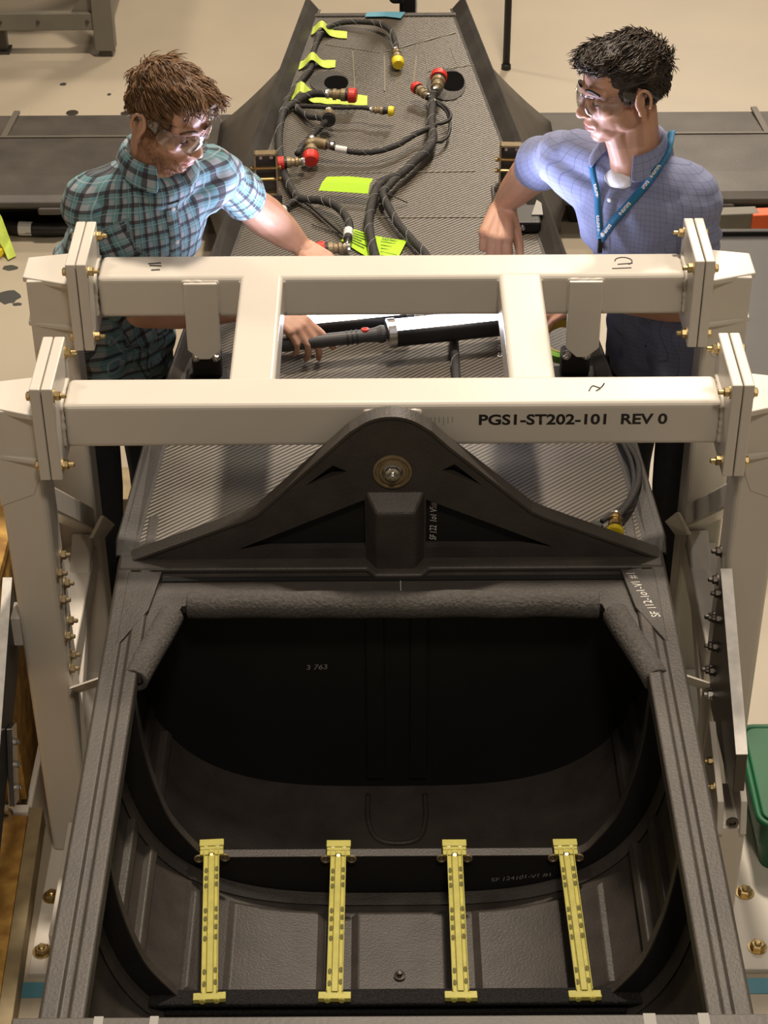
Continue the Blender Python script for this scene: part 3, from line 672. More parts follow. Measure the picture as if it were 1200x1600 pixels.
# left: white-edged bar leaning outside the left stand
lb = thing('leaning_bar', 'pale-edged dark board leaning outside the left stand above the crate', 'board', (-.86, 3.3, .36))
b = MB(); b.prism([(-.856, 3.47, .800), (-.856, 2.98, .50), (-.856, 2.98, .40), (-.856, 3.47, .62)], (-.020, 0, 0)); b.build('board_body', M['greypanel'], lb, bevel=.001)
b = MB(); b.prism([(-.8555, 3.47, .801), (-.8555, 2.98, .501), (-.8765, 2.98, .501), (-.8765, 3.47, .801)], (0, 0, .0015)); b.build('raw_edge', M['alu'], lb)
b = MB(); b.box((-.857, 3.40, .66), (-.8352, 3.46, .74)); b.build('spacer_block', M['white'], lb, bevel=.002)
b = MB(); b.box((-.855, 3.16, .40), (-.842, 3.22, .58), rot=Matrix.Rotation(R(-28), 3, 'X')); hp = b.build('hinge_plate', M['steel'], lb, bevel=.002)
for k in range(3):
    b = MB(); b.hexbolt((-.842, 3.20 - .02 * k, .55 - .05 * k), (1, 0, 0), .008, .008, .003); b.build('bolt', M['steel'], hp)
b = MB(); b.lathe((-.872, 3.16, .372), (0, -1, 0), [(0, .016), (.012, .016), (.012, .007), (.004, .007)], 16); b.build('eye_ring', M['bronze'], lb)

# ================================================================== loose things on and around the fuselage
# foam edge guards
def foam(name, p, q, r, label, ang):
    """split pipe foam slipped over the shelf edge: a C section along p-q"""
    p, q = Vector(p), Vector(q); d = (q - p).normalized(); up = Vector((0, 0, 1)); s_ = d.cross(up).normalized()
    rows = []; n = max(6, int((q - p).length / .02))
    for i in range(n + 1):
        c = p + (q - p) * i / n; rr = r * (1 + .03 * noise.noise(Vector((i * .35, p.x * 9, 0))))
        c = c + up * .004 * noise.noise(Vector((i * .2, 3, p.y)))
        row = [c + (s_ * math.cos(R(a)) + up * math.sin(R(a))) * rr for a in range(ang + 36, ang + 325, 12)]
        row += [c + (s_ * math.cos(R(a)) + up * math.sin(R(a))) * rr * .62 for a in range(ang + 324, ang + 35, -12)]
        rows.append(row)
    b = MB(); V = b.grid(rows, closed=True)
    for ring in (V[0], V[-1]):
        m_ = len(ring)
        for j in range(m_ // 2 - 1): b.bm.faces.new((ring[j], ring[j + 1], ring[m_ - 2 - j], ring[m_ - 1 - j]))
    o = b.build(name, M['foam'], None, smooth=True); md = o.modifiers.new('bevel', 'BEVEL'); md.width = .003; md.segments = 2; md.limit_method = 'ANGLE'; md.angle_limit = R(50)
    return tag(o, label, 'edge guard', 'foam guards on the hull opening')
foam('foam_guard', (-.430, 3.203, .934), (.436, 3.199, .934), .029, 'long straight grey foam tube along the back edge of the hull opening', 180)
foam('foam_guard', (-.462, 3.172, .932), (-.519, 2.968, .928), .028, 'short slanting grey foam tube at the left corner of the hull opening', 0)
foam('foam_guard', (.467, 3.170, .932), (.531, 2.960, .928), .028, 'short slanting grey foam tube at the right corner of the hull opening', 180)

# yellow brackets
def yellow_bracket_parts(root):
    L = .40
    b = MB(); hw = .0165
    prof = [(-hw, .010), (-hw, .0), (-.0065, 0), (-.0045, .0065), (.0045, .0065), (.0065, 0), (hw, 0), (hw, .010)]
    b.grid([[(x, y, z) for x, z in prof] for y in (0, L)]); ch = b.build('channel', M['yellow'], root, solid=.002, bevel=.0008)
    # holes along both sides of the rib
    hy = [.028, .060, .150, .178, .205, .228, .300, .322, .345]
    for y in hy:
        for sx in (-1, 1):
            b = MB(); b.prism([(sx * .0110 + .0036 * math.cos(R(a)), y + .0075 * math.sin(R(a)) + sx * .002, .0022) for a in range(0, 360, 36)], (0, 0, .0008)); b.build('lightening_hole', M['hole'], ch)
    for y in (.10, .14, .25, .29):
        b = MB(); b.lathe((0, y, .0066), (0, 0, 1), [(0, .0022), (.0012, .0018)], 8); b.build('rivet_hole', M['hole'], ch)
    # rear tee (bolted on the far frame) and front tee
    b = MB(); b.box((-.025, L - .012, -.001), (.025, L + .004, .005)); b.box((-.026, L + .010, .003), (.026, L + .030, .010)); b.box((-.025, L + .002, .002), (.025, L + .012, .007))
    t1 = b.build('rear_tee', M['yellow'], root, bevel=.0015)
    for xx in (-.012, .012):
        b = MB(); b.lathe((xx, L + .012, .004), (0, -.3, 1), [(0, .006), (.004, .006), (.005, .004)], 10); b.build('tee_dimple', M['yellow'], t1)
    b = MB(); b.lathe((0, L - .016, .004), (0, -.2, 1), [(0, .0075), (.004, .0072), (.0055, .004)], 12); b.build('rivet', M['brass'], t1)
    b = MB(); b.box((-.032, -.016, -.002), (.032, .002, .005)); b.box((-.032, -.020, -.002), (.032, -.014, .009)); t2 = b.build('front_tee', M['yellow'], root, bevel=.0015)
    for xx in (-.014, .014):
        b = MB(); b.lathe((xx, -.020, .0045), (0, -1, .2), [(0, .0062), (.003, .0062), (.004, .004)], 10); b.build('tee_dimple', M['yellow'], t2)
    for sx in (-1, 1):
        b = MB(); P = [(sx * .0275 + .0085 * math.cos(R(a)), L - .008, -.010 + .0085 * math.sin(R(a))) for a in range(0, 360, 24)]
        b.tube(P, .0028, 6, closed=True); b.lathe((sx * .0275, L - .006, -.010), (0, -1, 0), [(0, .005), (.004, .004)], 8); b.build('nut_ring', M['bronze'], root)
base_b = thing('seat_track_bracket', '', 'bracket', world=False); yellow_bracket_parts(base_b)
def copy_tree(o, parent=None):
    c = o.copy(); COL.objects.link(c); c.parent = parent
    if parent is not None: c.matrix_parent_inverse = o.matrix_parent_inverse.copy()
    for ch in [x for x in bpy.data.objects if x.parent == o]: copy_tree(ch, c)
    return c
spots = [((-.362, 2.528, .4975), (-.386, 2.93, .481), 'yellow perforated metal bracket bridging the two hull frames, leftmost of the four'),
         ((-.117, 2.528, .4975), (-.116, 2.93, .4755), 'yellow perforated metal bracket bridging the two hull frames, second from the left'),
         ((.130, 2.528, .4975), (.131, 2.93, .4755), 'yellow perforated metal bracket bridging the two hull frames, third from the left'),
         ((.372, 2.528, .4975), (.368, 2.93, .4755), 'yellow perforated metal bracket bridging the two hull frames, rightmost of the four')]
for i, (p, q, lab) in enumerate(spots):
    o = base_b if i == 0 else copy_tree(base_b)
    d = Vector(q) - Vector(p); o.location = p
    o.rotation_euler = (math.atan2(d.z, d.y), 0, -math.atan2(d.x, d.y)); o['label'] = lab; o['group'] = 'yellow brackets across the hull frames'
# felt strips in front of the near frame
felt = thing('felt_pad', 'stack of fuzzy black felt strips draped along the near hull frame', 'padding', (0, 2.51, .42))
for k in range(4):
    z0 = .414 + k * .0185 + .014 * (k == 3); th_ = .0150 if k < 3 else .011
    lim = .512
    while hull_z(lim) + .006 > z0: lim -= .004
    b = MB(); rows = []; lo_x, hi_x = -lim + .004, min(lim, .507)
    y1 = 2.497 if k < 3 else 2.560
    for i in range(61):
        x = lo_x + (hi_x - lo_x) * i / 60; z = z0 + .0018 * noise.noise(Vector((x * 6, k * 3.1, 0)))
        y1 = 2.526 if k < 3 else 2.545
        rows.append([(x, 2.508 - .002 * (k % 2), z), (x, 2.508 - .002 * (k % 2), z + th_), (x, y1, z + th_), (x, y1, z)])
    V = b.grid(rows, closed=True); b.bm.faces.new(V[0]); b.bm.faces.new(V[-1])
    b.build('felt_strip', M['felt'], felt, bevel=.004, seg=3)

# guard rail in the foreground
fr_ = thing('foreground_rail', 'brown-grey rail with pale marks crossing the bottom of the view', 'rail', (0, 2.0, .955))
b = MB(); b.box((-.62, 1.93, .955), (1.3, 2.062, .998)); b.build('rail_body', M['wingm'], fr_, bevel=.003)
for x0, x1 in ((-.487, -.472), (-.397, -.383), (.398, .418), (.486, .504)):
    b = MB(); b.box((x0, 1.935, .9975), (x1, 2.063, .9985)); b.build('pale_mark', M['greymark'], fr_)

# ------------------------------------------------------------------ cable harness
P = {
'tail': [(0.033,6.019,0.985),(0.032,6.083,0.985),(0.016,6.192,0.985),(-0.027,6.266,0.98),(-0.092,6.296,0.975),(-0.157,6.308,0.966),(-0.204,6.253,0.966),(-0.226,6.176,0.966),(-0.238,6.068,0.966),(-0.241,5.948,0.966),(-0.263,5.862,0.966),(-0.3,5.738,0.966),(-0.313,5.666,0.966),(-0.321,5.595,0.966)],
'trunk': [(-0.18,5.65,1.0),(-0.233,5.673,0.99),(-0.273,5.66,0.975),(-0.306,5.628,0.966),(-0.322,5.572,0.966),(-0.325,5.412,0.966),(-0.315,5.259,0.966),(-0.3,5.166,0.966),(-0.276,5.071,0.966),(-0.256,5.018,0.966),(-0.228,4.99,0.972),(-0.191,4.97,0.98),(-0.145,4.924,0.985),(-0.117,4.862,0.985),(-0.106,4.797,0.985),(-0.11,4.723,0.985)],
'mid': [(-0.302,5.637,0.966),(-0.272,5.637,0.966),(-0.205,5.578,0.99),(-0.139,5.55,1.0),(-0.073,5.549,1.0),(-0.039,5.53,1.0)],
'low': [(-0.287,5.651,0.966),(-0.27,5.608,0.966),(-0.238,5.541,0.975),(-0.203,5.499,0.99),(-0.186,5.449,1.0),(-0.196,5.439,0.99),(-0.221,5.414,0.975),(-0.251,5.339,0.975),(-0.264,5.261,0.985)],
'link': [(-0.179,5.285,1.0),(-0.141,5.279,0.99),(-0.084,5.268,0.985),(-0.028,5.275,0.985),(0.029,5.314,0.985),(0.078,5.379,0.985),(0.117,5.423,0.985),(0.147,5.45,0.985)],
'right': [(0.156,5.679,1.0),(0.144,5.655,0.985),(0.14,5.581,0.98),(0.135,5.466,0.98),(0.139,5.376,0.98),(0.124,5.291,0.985),(0.085,5.214,0.985),(0.037,5.122,0.985),(-0.01,5.078,0.985),(-0.032,5.026,0.985),(-0.046,4.94,0.98),(-0.053,4.854,0.975),(-0.049,4.778,0.975),(-0.037,4.673,0.972),(-0.011,4.525,0.966),(0.05,4.38,.962)],
'right2': [(0.137,5.365,0.985),(0.097,5.254,0.98),(0.046,5.153,0.978),(0.005,5.049,0.985),(-0.013,5.001,0.985),(0.001,4.932,0.98),(0.029,4.839,0.972),(0.068,4.745,0.97),(0.106,4.65,0.97),(0.14,4.489,0.966),(0.165,4.34,.964),(0.164,4.198,0.962),(0.164,4.085,0.962),(0.163,3.911,0.962)],
'loop1': [(0.155,5.627,0.985),(0.187,5.558,0.99),(0.195,5.498,0.99),(0.178,5.472,0.985),(0.147,5.459,0.985)],
'loop2': [(0.158,5.608,0.985),(0.184,5.546,0.985),(0.192,5.465,0.98),(0.184,5.399,0.975),(0.164,5.36,0.975),(0.142,5.345,0.98)],
'wire1': [(-0.013,5.009,0.985),(0.017,5.001,0.975),(0.058,5.0,0.955)],
'wire2': [(-0.256,5.01,0.97),(-0.218,4.962,0.966),(-0.18,4.892,0.966),(-0.122,4.79,0.965)],
'stubl': [(-0.257,5.002,0.97),(-0.278,4.975,0.966),(-0.292,4.947,0.966),(-0.298,4.912,0.966)],
'wire3': [(-0.213,4.875,0.953),(-0.189,4.852,0.953),(-0.135,4.817,0.953)],
'bundle': [(0.529,3.898,0.974),(0.545,3.761,0.974),(0.565,3.677,0.974),(0.560,3.593,0.974),(0.530,3.506,0.976),(0.493,3.442,0.975)],
'bundle2': [(0.540,3.87,0.974),(0.552,3.748,0.974),(0.567,3.661,0.974),(0.553,3.568,0.974),(0.516,3.495,0.974),(0.462,3.435,0.976)],
'bundle3': [(0.522,3.87,0.974),(0.541,3.735,0.974),(0.551,3.669,0.974),(0.548,3.58,0.974),(0.518,3.492,0.974),(0.483,3.428,0.975)],
}
def cable(key, r, parent, name='cable', m='cable', rough=.06):
    pts = spline(P[key], 7)
    for p in pts: p.z = max(p.z, .9535 + r * 1.08)
    rr = [r * (1 + rough * noise.noise(Vector((i * .6, len(key) * 2.0, 0)))) for i in range(len(pts))]
    b = MB(); b.tube(pts, rr, 9); o = b.build(name, M[m], parent, smooth=True)
    # thin pale tracer thread spiralling along the sleeve
    if r > .008:
        tr = []
        for i in range(len(pts) - 1):
            t = (pts[i + 1] - pts[i]).normalized(); a = t.orthogonal().normalized(); c = t.cross(a)
            for j in range(2):
                th = (i + j / 2) * .9; tr.append(pts[i].lerp(pts[i + 1], j / 2) + (a * math.cos(th) + c * math.sin(th)) * (r * 1.0))
        b = MB(); b.tube(tr, .0007, 4); b.build('tracer_thread', M['greymark'], o)
    return o
def connector(p, d, parent, cap=None, s=1.0, body='bronze', caplen=.022, blk=False):
    """brass circular connector starting at p and pointing along d, optional coloured dust cap"""
    p = Vector(p); d = Vector(d).normalized()
    b = MB(); b.lathe(p - d * .012 * s, d, [(0, .009 * s), (.010 * s, .011 * s), (.012 * s, .0155 * s), (.020 * s, .0155 * s), (.022 * s, .012 * s), (.032 * s, .0135 * s), (.034 * s, .017 * s), (.046 * s, .017 * s)], 16)
    c = b.build('connector', M[body], parent, bevel=.0006)
    b = MB(); b.lathe(p - d * .020 * s, d, [(0, .012 * s), (.006 * s, .013 * s), (.010 * s, .012 * s)], 14); b.build('clamp_ring', M['steel'], c)
    e = p + d * .034 * s
    b = MB(); b.lathe(e - d * .002 * s, d, [(0, .0162 * s), (.010 * s, .0162 * s)], 16); b.build('lock_ring', M['black'], c)
    e = e + d * .008 * s
    if blk:
        b = MB(); b.lathe(e, d, [(0, .0135 * s), (.014 * s, .0135 * s)], 16); b.build('collar', M['black'], c); e = e + d * .014 * s
    if cap:
        b = MB(); b.lathe(e, d, [(0, .0195 * s), (.003 * s, .0205 * s), (caplen * s * .8, .0195 * s), (caplen * s, .0165 * s)], 20); b.build('dust_cap', M[cap], c, bevel=.0006)
    return c
hl_ = thing('cable_harness', 'black braided cable harness with red-capped connectors on the left of the dark plate', 'cable', (-.3, 5.3, .95))
cable('tail', .0095, hl_); cable('trunk', .0120, hl_); cable('mid', .0070, hl_); cable('low', .0095, hl_); cable('wire2', .0045, hl_, 'thin_wire', 'wire'); cable('wire3', .0015, hl_, 'thin_wire', 'wire'); cable('stubl', .0085, hl_)
connector((.034, 6.006, .985), (.08, -1, -.18), hl_, 'ycap', 1.0, 'bronze', .030)
connector((-.165, 5.648, 1.0), (1, -.16, .0), hl_, 'red', 1.15)
connector((-.036, 5.530, 1.0), (1, -.16, 0), hl_, 'ycap', .75, 'bronze', .024, True)
c = connector((-.176, 5.500, 1.000), (.02, -1, .05), hl_, None, 1.25, 'bronze'); 
b = MB(); b.lathe((-.175, 5.466, 1.002), (.02, -1, .25), [(0, .021), (.016, .021), (.016, .013), (.004, .012)], 20); b.build('open_socket', M['black'], c)
connector((-.260, 5.196, .990), (-1, -.12, -.02), hl_, 'red', .98)
connector((-.125, 4.670, .988), (-1, -.1, 0), hl_, 'red', 1.1)
b = MB(); b.tube([(-.109, 4.73, .985), (-.112, 4.69, .986), (-.122, 4.672, .988)], .009, 10); b.build('elbow', M['steel'], hl_, smooth=True)
for key, a in (((-.297, 4.925, .966), (-.02, -.5, 0)), ((-.1085, 4.76, .985), (-.02, -.5, 0))):
    b = MB(); b.tube([Vector(key) - Vector(a).normalized() * .018, Vector(key) + Vector(a).normalized() * .018], .0135, 12); b.build('white_sleeve', M['label'], hl_, smooth=False)
# right trunk
hr_ = thing('cable_harness', 'thick black braided cable harness curving down the middle of the dark plate', 'cable', (.1, 5.2, .95))
cable('right', .0135, hr_); cable('right2', .0115, hr_); cable('loop1', .0052, hr_, 'thin_wire', 'wire'); cable('loop2', .0048, hr_, 'thin_wire', 'wire'); cable('wire1', .0016, hr_, 'thin_wire', 'wire'); cable('link', .0090, hr_)
b = MB(); b.tube([(-.152, 5.280, .992), (-.118, 5.274, .9885)], .0105, 12); b.build('white_sleeve', M['label'], hr_)
c = connector((-.224, 5.30, .998), (-.0, -.9, -.22), hr_, 'red', 1.2, 'bronze', .026)
b = MB(); b.tube(spline([(-.178, 5.287, 1.0), (-.205, 5.300, 1.0), (-.224, 5.305, .999), (-.229, 5.285, .997)], 5), .016, 12); b.build('elbow', M['bronze'], c, smooth=True)
b = MB(); b.lathe((-.176, 5.286, 1.0), (1, 0, 0), [(0, .012), (.006, .014), (.010, .010), (.018, .010), (.020, .014), (.024, .010)], 12); b.build('clamp_ring', M['steel'], c)
connector((.158, 5.690, 1.0), (.12, 1, .15), hr_, 'red', 1.3)
connector((.120, 5.660, .992), (-.55, .9, .10), hr_, 'red', .95)
b = MB(); b.tube(spline([(.152, 5.62, .985), (.138, 5.645, .988), (.122, 5.66, .992)], 4), .007, 8); b.build('clamp_ring', M['steel'], hr_, smooth=True)
# bundle below the front beam
hb_ = thing('cable_harness', 'black cable bundle with one brass connector curling at the right end of the gusset', 'cable', (.55, 3.6, .95))
cable('bundle', .0075, hb_); cable('bundle2', .0060, hb_); cable('bundle3', .0055, hb_)
connector((.492, 3.442, .978), (-.12, -1, -.05), hb_, 'ycap', .95, 'brass', .012)
b = MB(); b.box((.435, 3.415, .958), (.462, 3.437, .975), rot=Matrix.Rotation(R(25), 3, 'Z')); pl_ = b.build('plug', M['black'], hb_, bevel=.002)
b = MB(); b.box((.437, 3.412, .962), (.450, 3.420, .971), rot=Matrix.Rotation(R(25), 3, 'Z')); b.build('plug_pin', M['brass'], pl_)

# ------------------------------------------------------------------ tapes and cards
def ribbon(name, pts_l, pts_r, m, label, cat, solid=.0012, group=None):
    b = MB(); b.grid([[a, c] for a, c in zip(pts_l, pts_r)]); o = b.build(name, M[m], None, solid=solid, offset=0); return tag(o, label, cat, group)
def tape_piece(x0, x1, yc, hw, label, bump_x, skew=0.0, hgt=.031):
    L, Rr = [], []
    for i in range(25):
        x = x0 + (x1 - x0) * i / 24; z = .9535 + hgt * math.exp(-((x - bump_x) / .022) ** 2)
        j = .006 * noise.noise(Vector((x * 40, yc, 0)))
        L.append((x + .012 * (i == 0) , yc + hw + skew * (x - bump_x) + j, z)); Rr.append((x, yc - hw + skew * (x - bump_x) - j, z))
    ribbon('masking_tape', L, Rr, 'tape', label, 'tape', group='lime tape strips holding the cable')
tape_piece(-.250, -.130, 6.255, .030, 'lime tape strip over the cable nearest the far end of the dark plate', -.215, -.25)
tape_piece(-.284, -.165, 5.985, .030, 'lime tape strip over the cable, second from the far end of the plate', -.240, .12)
tape_piece(-.312, -.060, 5.735, .040, 'long lime tape strip under the upper left red-capped connector', -.268, -.15, .036)
# lime cards
crd = thing('tag_card', 'plain lime green card lifted off the plate beside the cable trunk', 'card', (-.11, 5.05, .955))
b = MB(); b.grid([[(-0.196, 5.020, .985), (-0.130, 5.012, .984), (-0.055, 5.000, .984)], [(-0.186, 5.045, .998), (-0.122, 5.040, .999), (-0.050, 5.028, 1.000)], [(-0.173, 5.068, 1.004), (-0.110, 5.062, 1.008), (-0.040, 5.046, 1.008)]])
b.build('card_sheet', M['card'], crd, solid=.001)
b = MB(); b.tube(spline([(-.032, 5.06, 1.0), (-.020, 5.055, .992), (-.012, 5.03, .985)], 4), .0012, 5); b.build('card_string', M['wire'], crd)
crd2 = thing('tag_card', 'printed lime green card lying under the cable just behind the rear beam', 'card', (-.04, 4.75, .955))
b = MB(); b.grid([[(-.129, 4.778, .9545), (-.085, 4.718, .9545), (-.046, 4.668, .956), (.018, 4.640, .956)], [(-.094, 4.842, .956), (-.04, 4.806, .9545), (.0, 4.79, .9545), (.052, 4.764, .960)]]); b.build('card_sheet', M['card'], crd2, solid=.0008)
for k in range(7):
    u0_, v0 = (-.085 + .010 * k, 4.815 - .018 * k), None
for k in range(6):
    t = .16 + k * .125
    a = Vector((-.096, 4.836, 0)).lerp(Vector((-.120, 4.770, 0)), t * 0 + .06 + k * .15); c_ = Vector((-.035, 4.800, 0)).lerp(Vector((-.060, 4.700, 0)), .06 + k * .15)
    b = MB(); d = (c_ - a).normalized(); nrm = Vector((-d.y, d.x, 0)) * .0014; p0, p1 = a.lerp(c_, .1), a.lerp(c_, .55 + .4 * random.random())
    for q in (p0, p1): q.z = .9562
    b.prism([p0 + nrm, p1 + nrm, p1 - nrm, p0 - nrm], (0, 0, .0005)); b.build('printed_line', M['greenink'], crd2)
place_text('printed_heading', 'PARTIALLY', (.010, 4.772, .9578), (1, -.42, 0), (.42, 1, .02), .055, .010, M['greenink'], crd2, bold=.02)
for k in range(5):
    a = Vector((-.020, 4.768 - k * .020, .9570)); c_ = a + Vector((.050 - .006 * (k % 2), -.021, .0006))
    b = MB(); nrm = Vector((.38, .92, 0)) * .0012; b.prism([a + nrm, c_ + nrm, c_ - nrm, a - nrm], (0, 0, .0005)); b.build('printed_line', M['greenink'], crd2)
b = MB(); b.grid([[(-.070, 6.385, .9575), (-.064, 6.425, .9575)], [(.0, 6.385, .958), (.0, 6.428, .958)], [(.052, 6.37, .9575), (.068, 6.425, .9575)]]); o = b.build('blue_masking_tape', M['bluetape'], None, solid=.001); tag(o, 'blue tape strip across the far end edge of the dark plate', 'tape')

# ------------------------------------------------------------------ work lamps
def lamp(name, label, p, q, handle, col=(0.86, 0.88, 1.0), st=16.0, watts=7.5, up=Vector((0, .15, 1))):
    p, q = Vector(p), Vector(q); d = (q - p).normalized(); Lh = (q - p).length
    lt = thing(name, label, 'lamp', tuple((p + q) / 2 - Vector((0, 0, .03))), 'work lamps lying between the two beams')
    side = d.cross(up).normalized(); u = side.cross(d).normalized(); r = .036 if handle else .030
    def sec(a0, a1, rr, n=14): return [(math.cos(R(a0 + (a1 - a0) * i / n)), math.sin(R(a0 + (a1 - a0) * i / n))) for i in range(n + 1)]
    b = MB()
    rows = [[c + (side * x + u * y) * r for x, y in sec(150, 390, r)] for c in (p, q)]
    b.grid(rows); hs = b.build('lamp_housing', M['black'], lt, smooth=True, solid=.003)
    em = mat('led_tube', (1, 1, 1), .3, emit=col, estr=st)
    b = MB(); rows = [[c + (side * x + u * y) * (r - .002) for x, y in sec(30, 150, r)] for c in (p + d * .004, q - d * .004)]
    b.grid(rows); b.build('led_tube', em, lt, smooth=True)
    for c, dd in ((p, -d), (q, d)):
        b = MB(); b.lathe(c - dd * .006, dd, [(0, r + .0015), (.020, r + .0015), (.022, r - .004)], 24); b.build('end_cap', M['steel'] if handle else M['black'], lt, bevel=.001)
    if handle:
        h0 = p - d * .020; h1 = Vector(handle)
        hd = (h1 - h0).normalized(); hl = (h1 - h0).length
        b = MB(); b.lathe(h0, hd, [(0, .021), (.010, .023), (.022, .019), (.045, .0165), (hl - .02, .0175), (hl, .012)], 20); hn = b.build('lamp_handle', M['greypanel'], lt, smooth=False, bevel=.001)
        c = h0 + hd * .050 + u * .014
        b = MB(); b.lathe(c, u, [(0, .010), (.005, .010), (.006, .007)], 14); b.build('switch_button', M['red'], hn)
        for k in range(3):
            c = h0 + hd * (.070 + .012 * k); b = MB(); b.lathe(c, hd, [(0, .0185), (.004, .0185)], 18); b.build('grip_ring', M['black'], hn)
    # the light the tube gives off
    l = bpy.data.lights.new('led_light', 'AREA'); l.shape = 'RECTANGLE'; l.size = Lh * .95; l.size_y = .03; l.energy = watts; l.color = (0.72, 0.74, 1.0); l.spread = R(128)
    o = bpy.data.objects.new('led_light', l); COL.objects.link(o); o.parent = lt; o.matrix_parent_inverse = Matrix.Translation(-Vector(lt.location))
    z = -u; x = d; y = z.cross(x); c = (p + q) / 2 + u * .034
    # area lights shine along their own -Z
    o.matrix_basis = Matrix(((x.x, -y.x, u.x * -1, c.x), (x.y, -y.y, u.y * -1, c.y), (x.z, -y.z, u.z * -1, c.z), (0, 0, 0, 1)))
    return lt
lamp('work_lamp', 'hand-held tube lamp with a steel collar and glowing top, lying in front', (.010, 4.178, 1.015), (.312, 4.231, 1.018), (-.280, 4.124, 1.012))
lamp('work_lamp', 'dark tube lamp with a thin glowing strip lying behind the hand-held lamp', (-.245, 4.250, .990), (.045, 4.302, .992), None)

# tape roll held by the right-hand man
tr = thing('tape_roll', 'roll of green tape with a yellow core held under the rear beam', 'tape', (.41, 4.12, .955))
ax = Vector((-.10, -.62, .78)).normalized(); c0 = Vector((.432, 4.168, .990))
aa = ax.orthogonal().normalized(); bb = ax.cross(aa); b = MB()
b.grid([[c0 + ax * h + (aa * math.cos(R(t)) + bb * math.sin(R(t))) * rr for t in range(0, 360, 9)] for h, rr in ((0, .0432), (0, .056), (.002, .057), (.046, .057), (.048, .056), (.048, .0432))], closed=True); b.build('tape_winding', M['gtape'], tr)
b = MB()
aa = ax.orthogonal().normalized(); bb = ax.cross(aa)
b.grid([[c0 + ax * h + (aa * math.cos(R(t)) + bb * math.sin(R(t))) * .0430 for t in range(0, 360, 10)] for h in (0, .049)], closed=True)
b.grid([[c0 + ax * h + (aa * math.cos(R(t)) + bb * math.sin(R(t))) * .0405 for t in range(0, 360, 10)] for h in (0, .049)], closed=True)
b.grid([[c0 + ax * .049 + (aa * math.cos(R(t)) + bb * math.sin(R(t))) * rr for t in range(0, 360, 10)] for rr in (.0405, .0432)], closed=True)
b.build('cardboard_core', M['core'], tr, smooth=True)

# ------------------------------------------------------------------ background
bn = thing('work_bench', 'grey steel work bench frame standing at the upper left on the pale floor', 'bench', (-1.8, 8.7, 0))
def bb_(name, lo, hi, m='benchg', parent=bn, bev=.004): b = MB(); b.box(lo, hi); return b.build(name, M[m], parent, bevel=bev)
for x in (-1.26, -2.6):
    for y in (8.36, 9.30):
        lg = bb_('leg', (x - .045, y - .04, .03), (x + .045, y + .04, .86)); bb_('foot', (x - .03, y - .03, 0), (x + .03, y + .03, .03), 'darksteel', lg)
for y in (8.35, 9.29): bb_('stretcher', (-2.55, y - .02, .125), (-1.30, y + .02, .205))
for x in (-1.26, -2.6): bb_('stretcher', (x - .02, 8.4, .13), (x + .02, 9.28, .20))
bb_('bench_top', (-2.75, 8.30, .86), (-1.20, 9.36, .92))
for x in (-1.33, -1.55, -1.72):
    b = MB(); b.lathe((x, 8.329, .165), (0, -1, 0), [(0, .009), (.004, .008)], 10); b.build('bolt', M['darksteel'], bn)
b = MB(); b.prism([(-1.31, 8.35, .205), (-1.40, 8.35, .205), (-1.31, 8.35, .32)], (0, .01, 0)); b.build('corner_gusset', M['benchg'], bn)
tb = thing('trestle_leg', 'dark steel leg with an olive edge at the far left under the bench', 'leg', (-1.76, 8.40, 0))
b = MB(); b.box((-1.80, 8.38, 0), (-1.712, 8.43, .125)); b.build('leg_post', M['darksteel'], tb, bevel=.004)
b = MB(); b.box((-1.80, 8.375, .01), (-1.745, 8.381, .12)); b.build('olive_strip', M['tape'], tb)
bb_('shoe_plate', (-1.82, 8.36, 0), (-1.70, 8.45, .012), 'darksteel', tb, .002)
sp_ = thing('tail_support', 'black upright post with a clamp propping the far end of the fuselage', 'support', (.09, 6.62, 0))
bb_('upright', (.050, 6.55, .01), (.105, 6.63, 1.35), 'black', sp_); bb_('upright_edge', (.105, 6.56, .02), (.112, 6.62, 1.35), 'alu', sp_)
bb_('clamp_jaw', (.022, 6.50, .955), (.062, 6.58, 1.00), 'black', sp_, .008)
b = MB(); b.lathe((.032, 6.50, .985), (0, -1, 0), [(0, .018), (.018, .020), (.022, .012)], 14); b.build('clamp_knob', M['black'], sp_)
bb_('base_foot', (-.15, 6.45, 0), (.30, 6.75, .02), 'black', sp_)
bb_('saddle', (-.2, 6.30, .54), (.2, 6.58, .605), 'black', sp_)
pl2 = thing('slim_pole', 'slim black pole standing alone on the floor right of the tail end', 'pole', (.54, 8.17, 0))
b = MB(); b.lathe((.54, 8.17, .02), (0, 0, 1), [(0, .016), (2.4, .016)], 12); b.build('pole_shaft', M['black'], pl2, smooth=True)
b = MB(); b.lathe((.54, 8.17, 0), (0, 0, 1), [(0, .022), (.02, .021), (.026, .017)], 14); b.build('pole_foot', M['black'], pl2)
# left floor things by the wing
hs_ = thing('air_hose', 'black hose with a white label lying under the left wing edge', 'hose', (-1.3, 6.65, 0))
b = MB(); b.tube(spline([(-1.9, 6.64, .030), (-1.55, 6.66, .030), (-1.38, 6.62, .030), (-1.20, 6.62, .030), (-.95, 6.66, .030)], 8), .026, 10); b.build('hose_tube', M['wire'], hs_, smooth=True)
b = MB(); b.tube([(-1.395, 6.622, .031), (-1.345, 6.618, .031)], .0275, 12); b.build('hose_label', M['label'], hs_)
L_ = [(-1.56, 6.60, .232), (-1.50, 6.57, .228), (-1.44, 6.545, .12), (-1.41, 6.50, .05), (-1.385, 6.45, .006)]; Q_ = [(-1.58, 6.48, .18), (-1.51, 6.47, .17), (-1.46, 6.49, .07), (-1.43, 6.46, .03), (-1.41, 6.42, .006)]
o = ribbon('lime_streamer', L_, Q_, 'tape', 'crumpled lime tape hanging off the left wing edge', 'tape', .002)
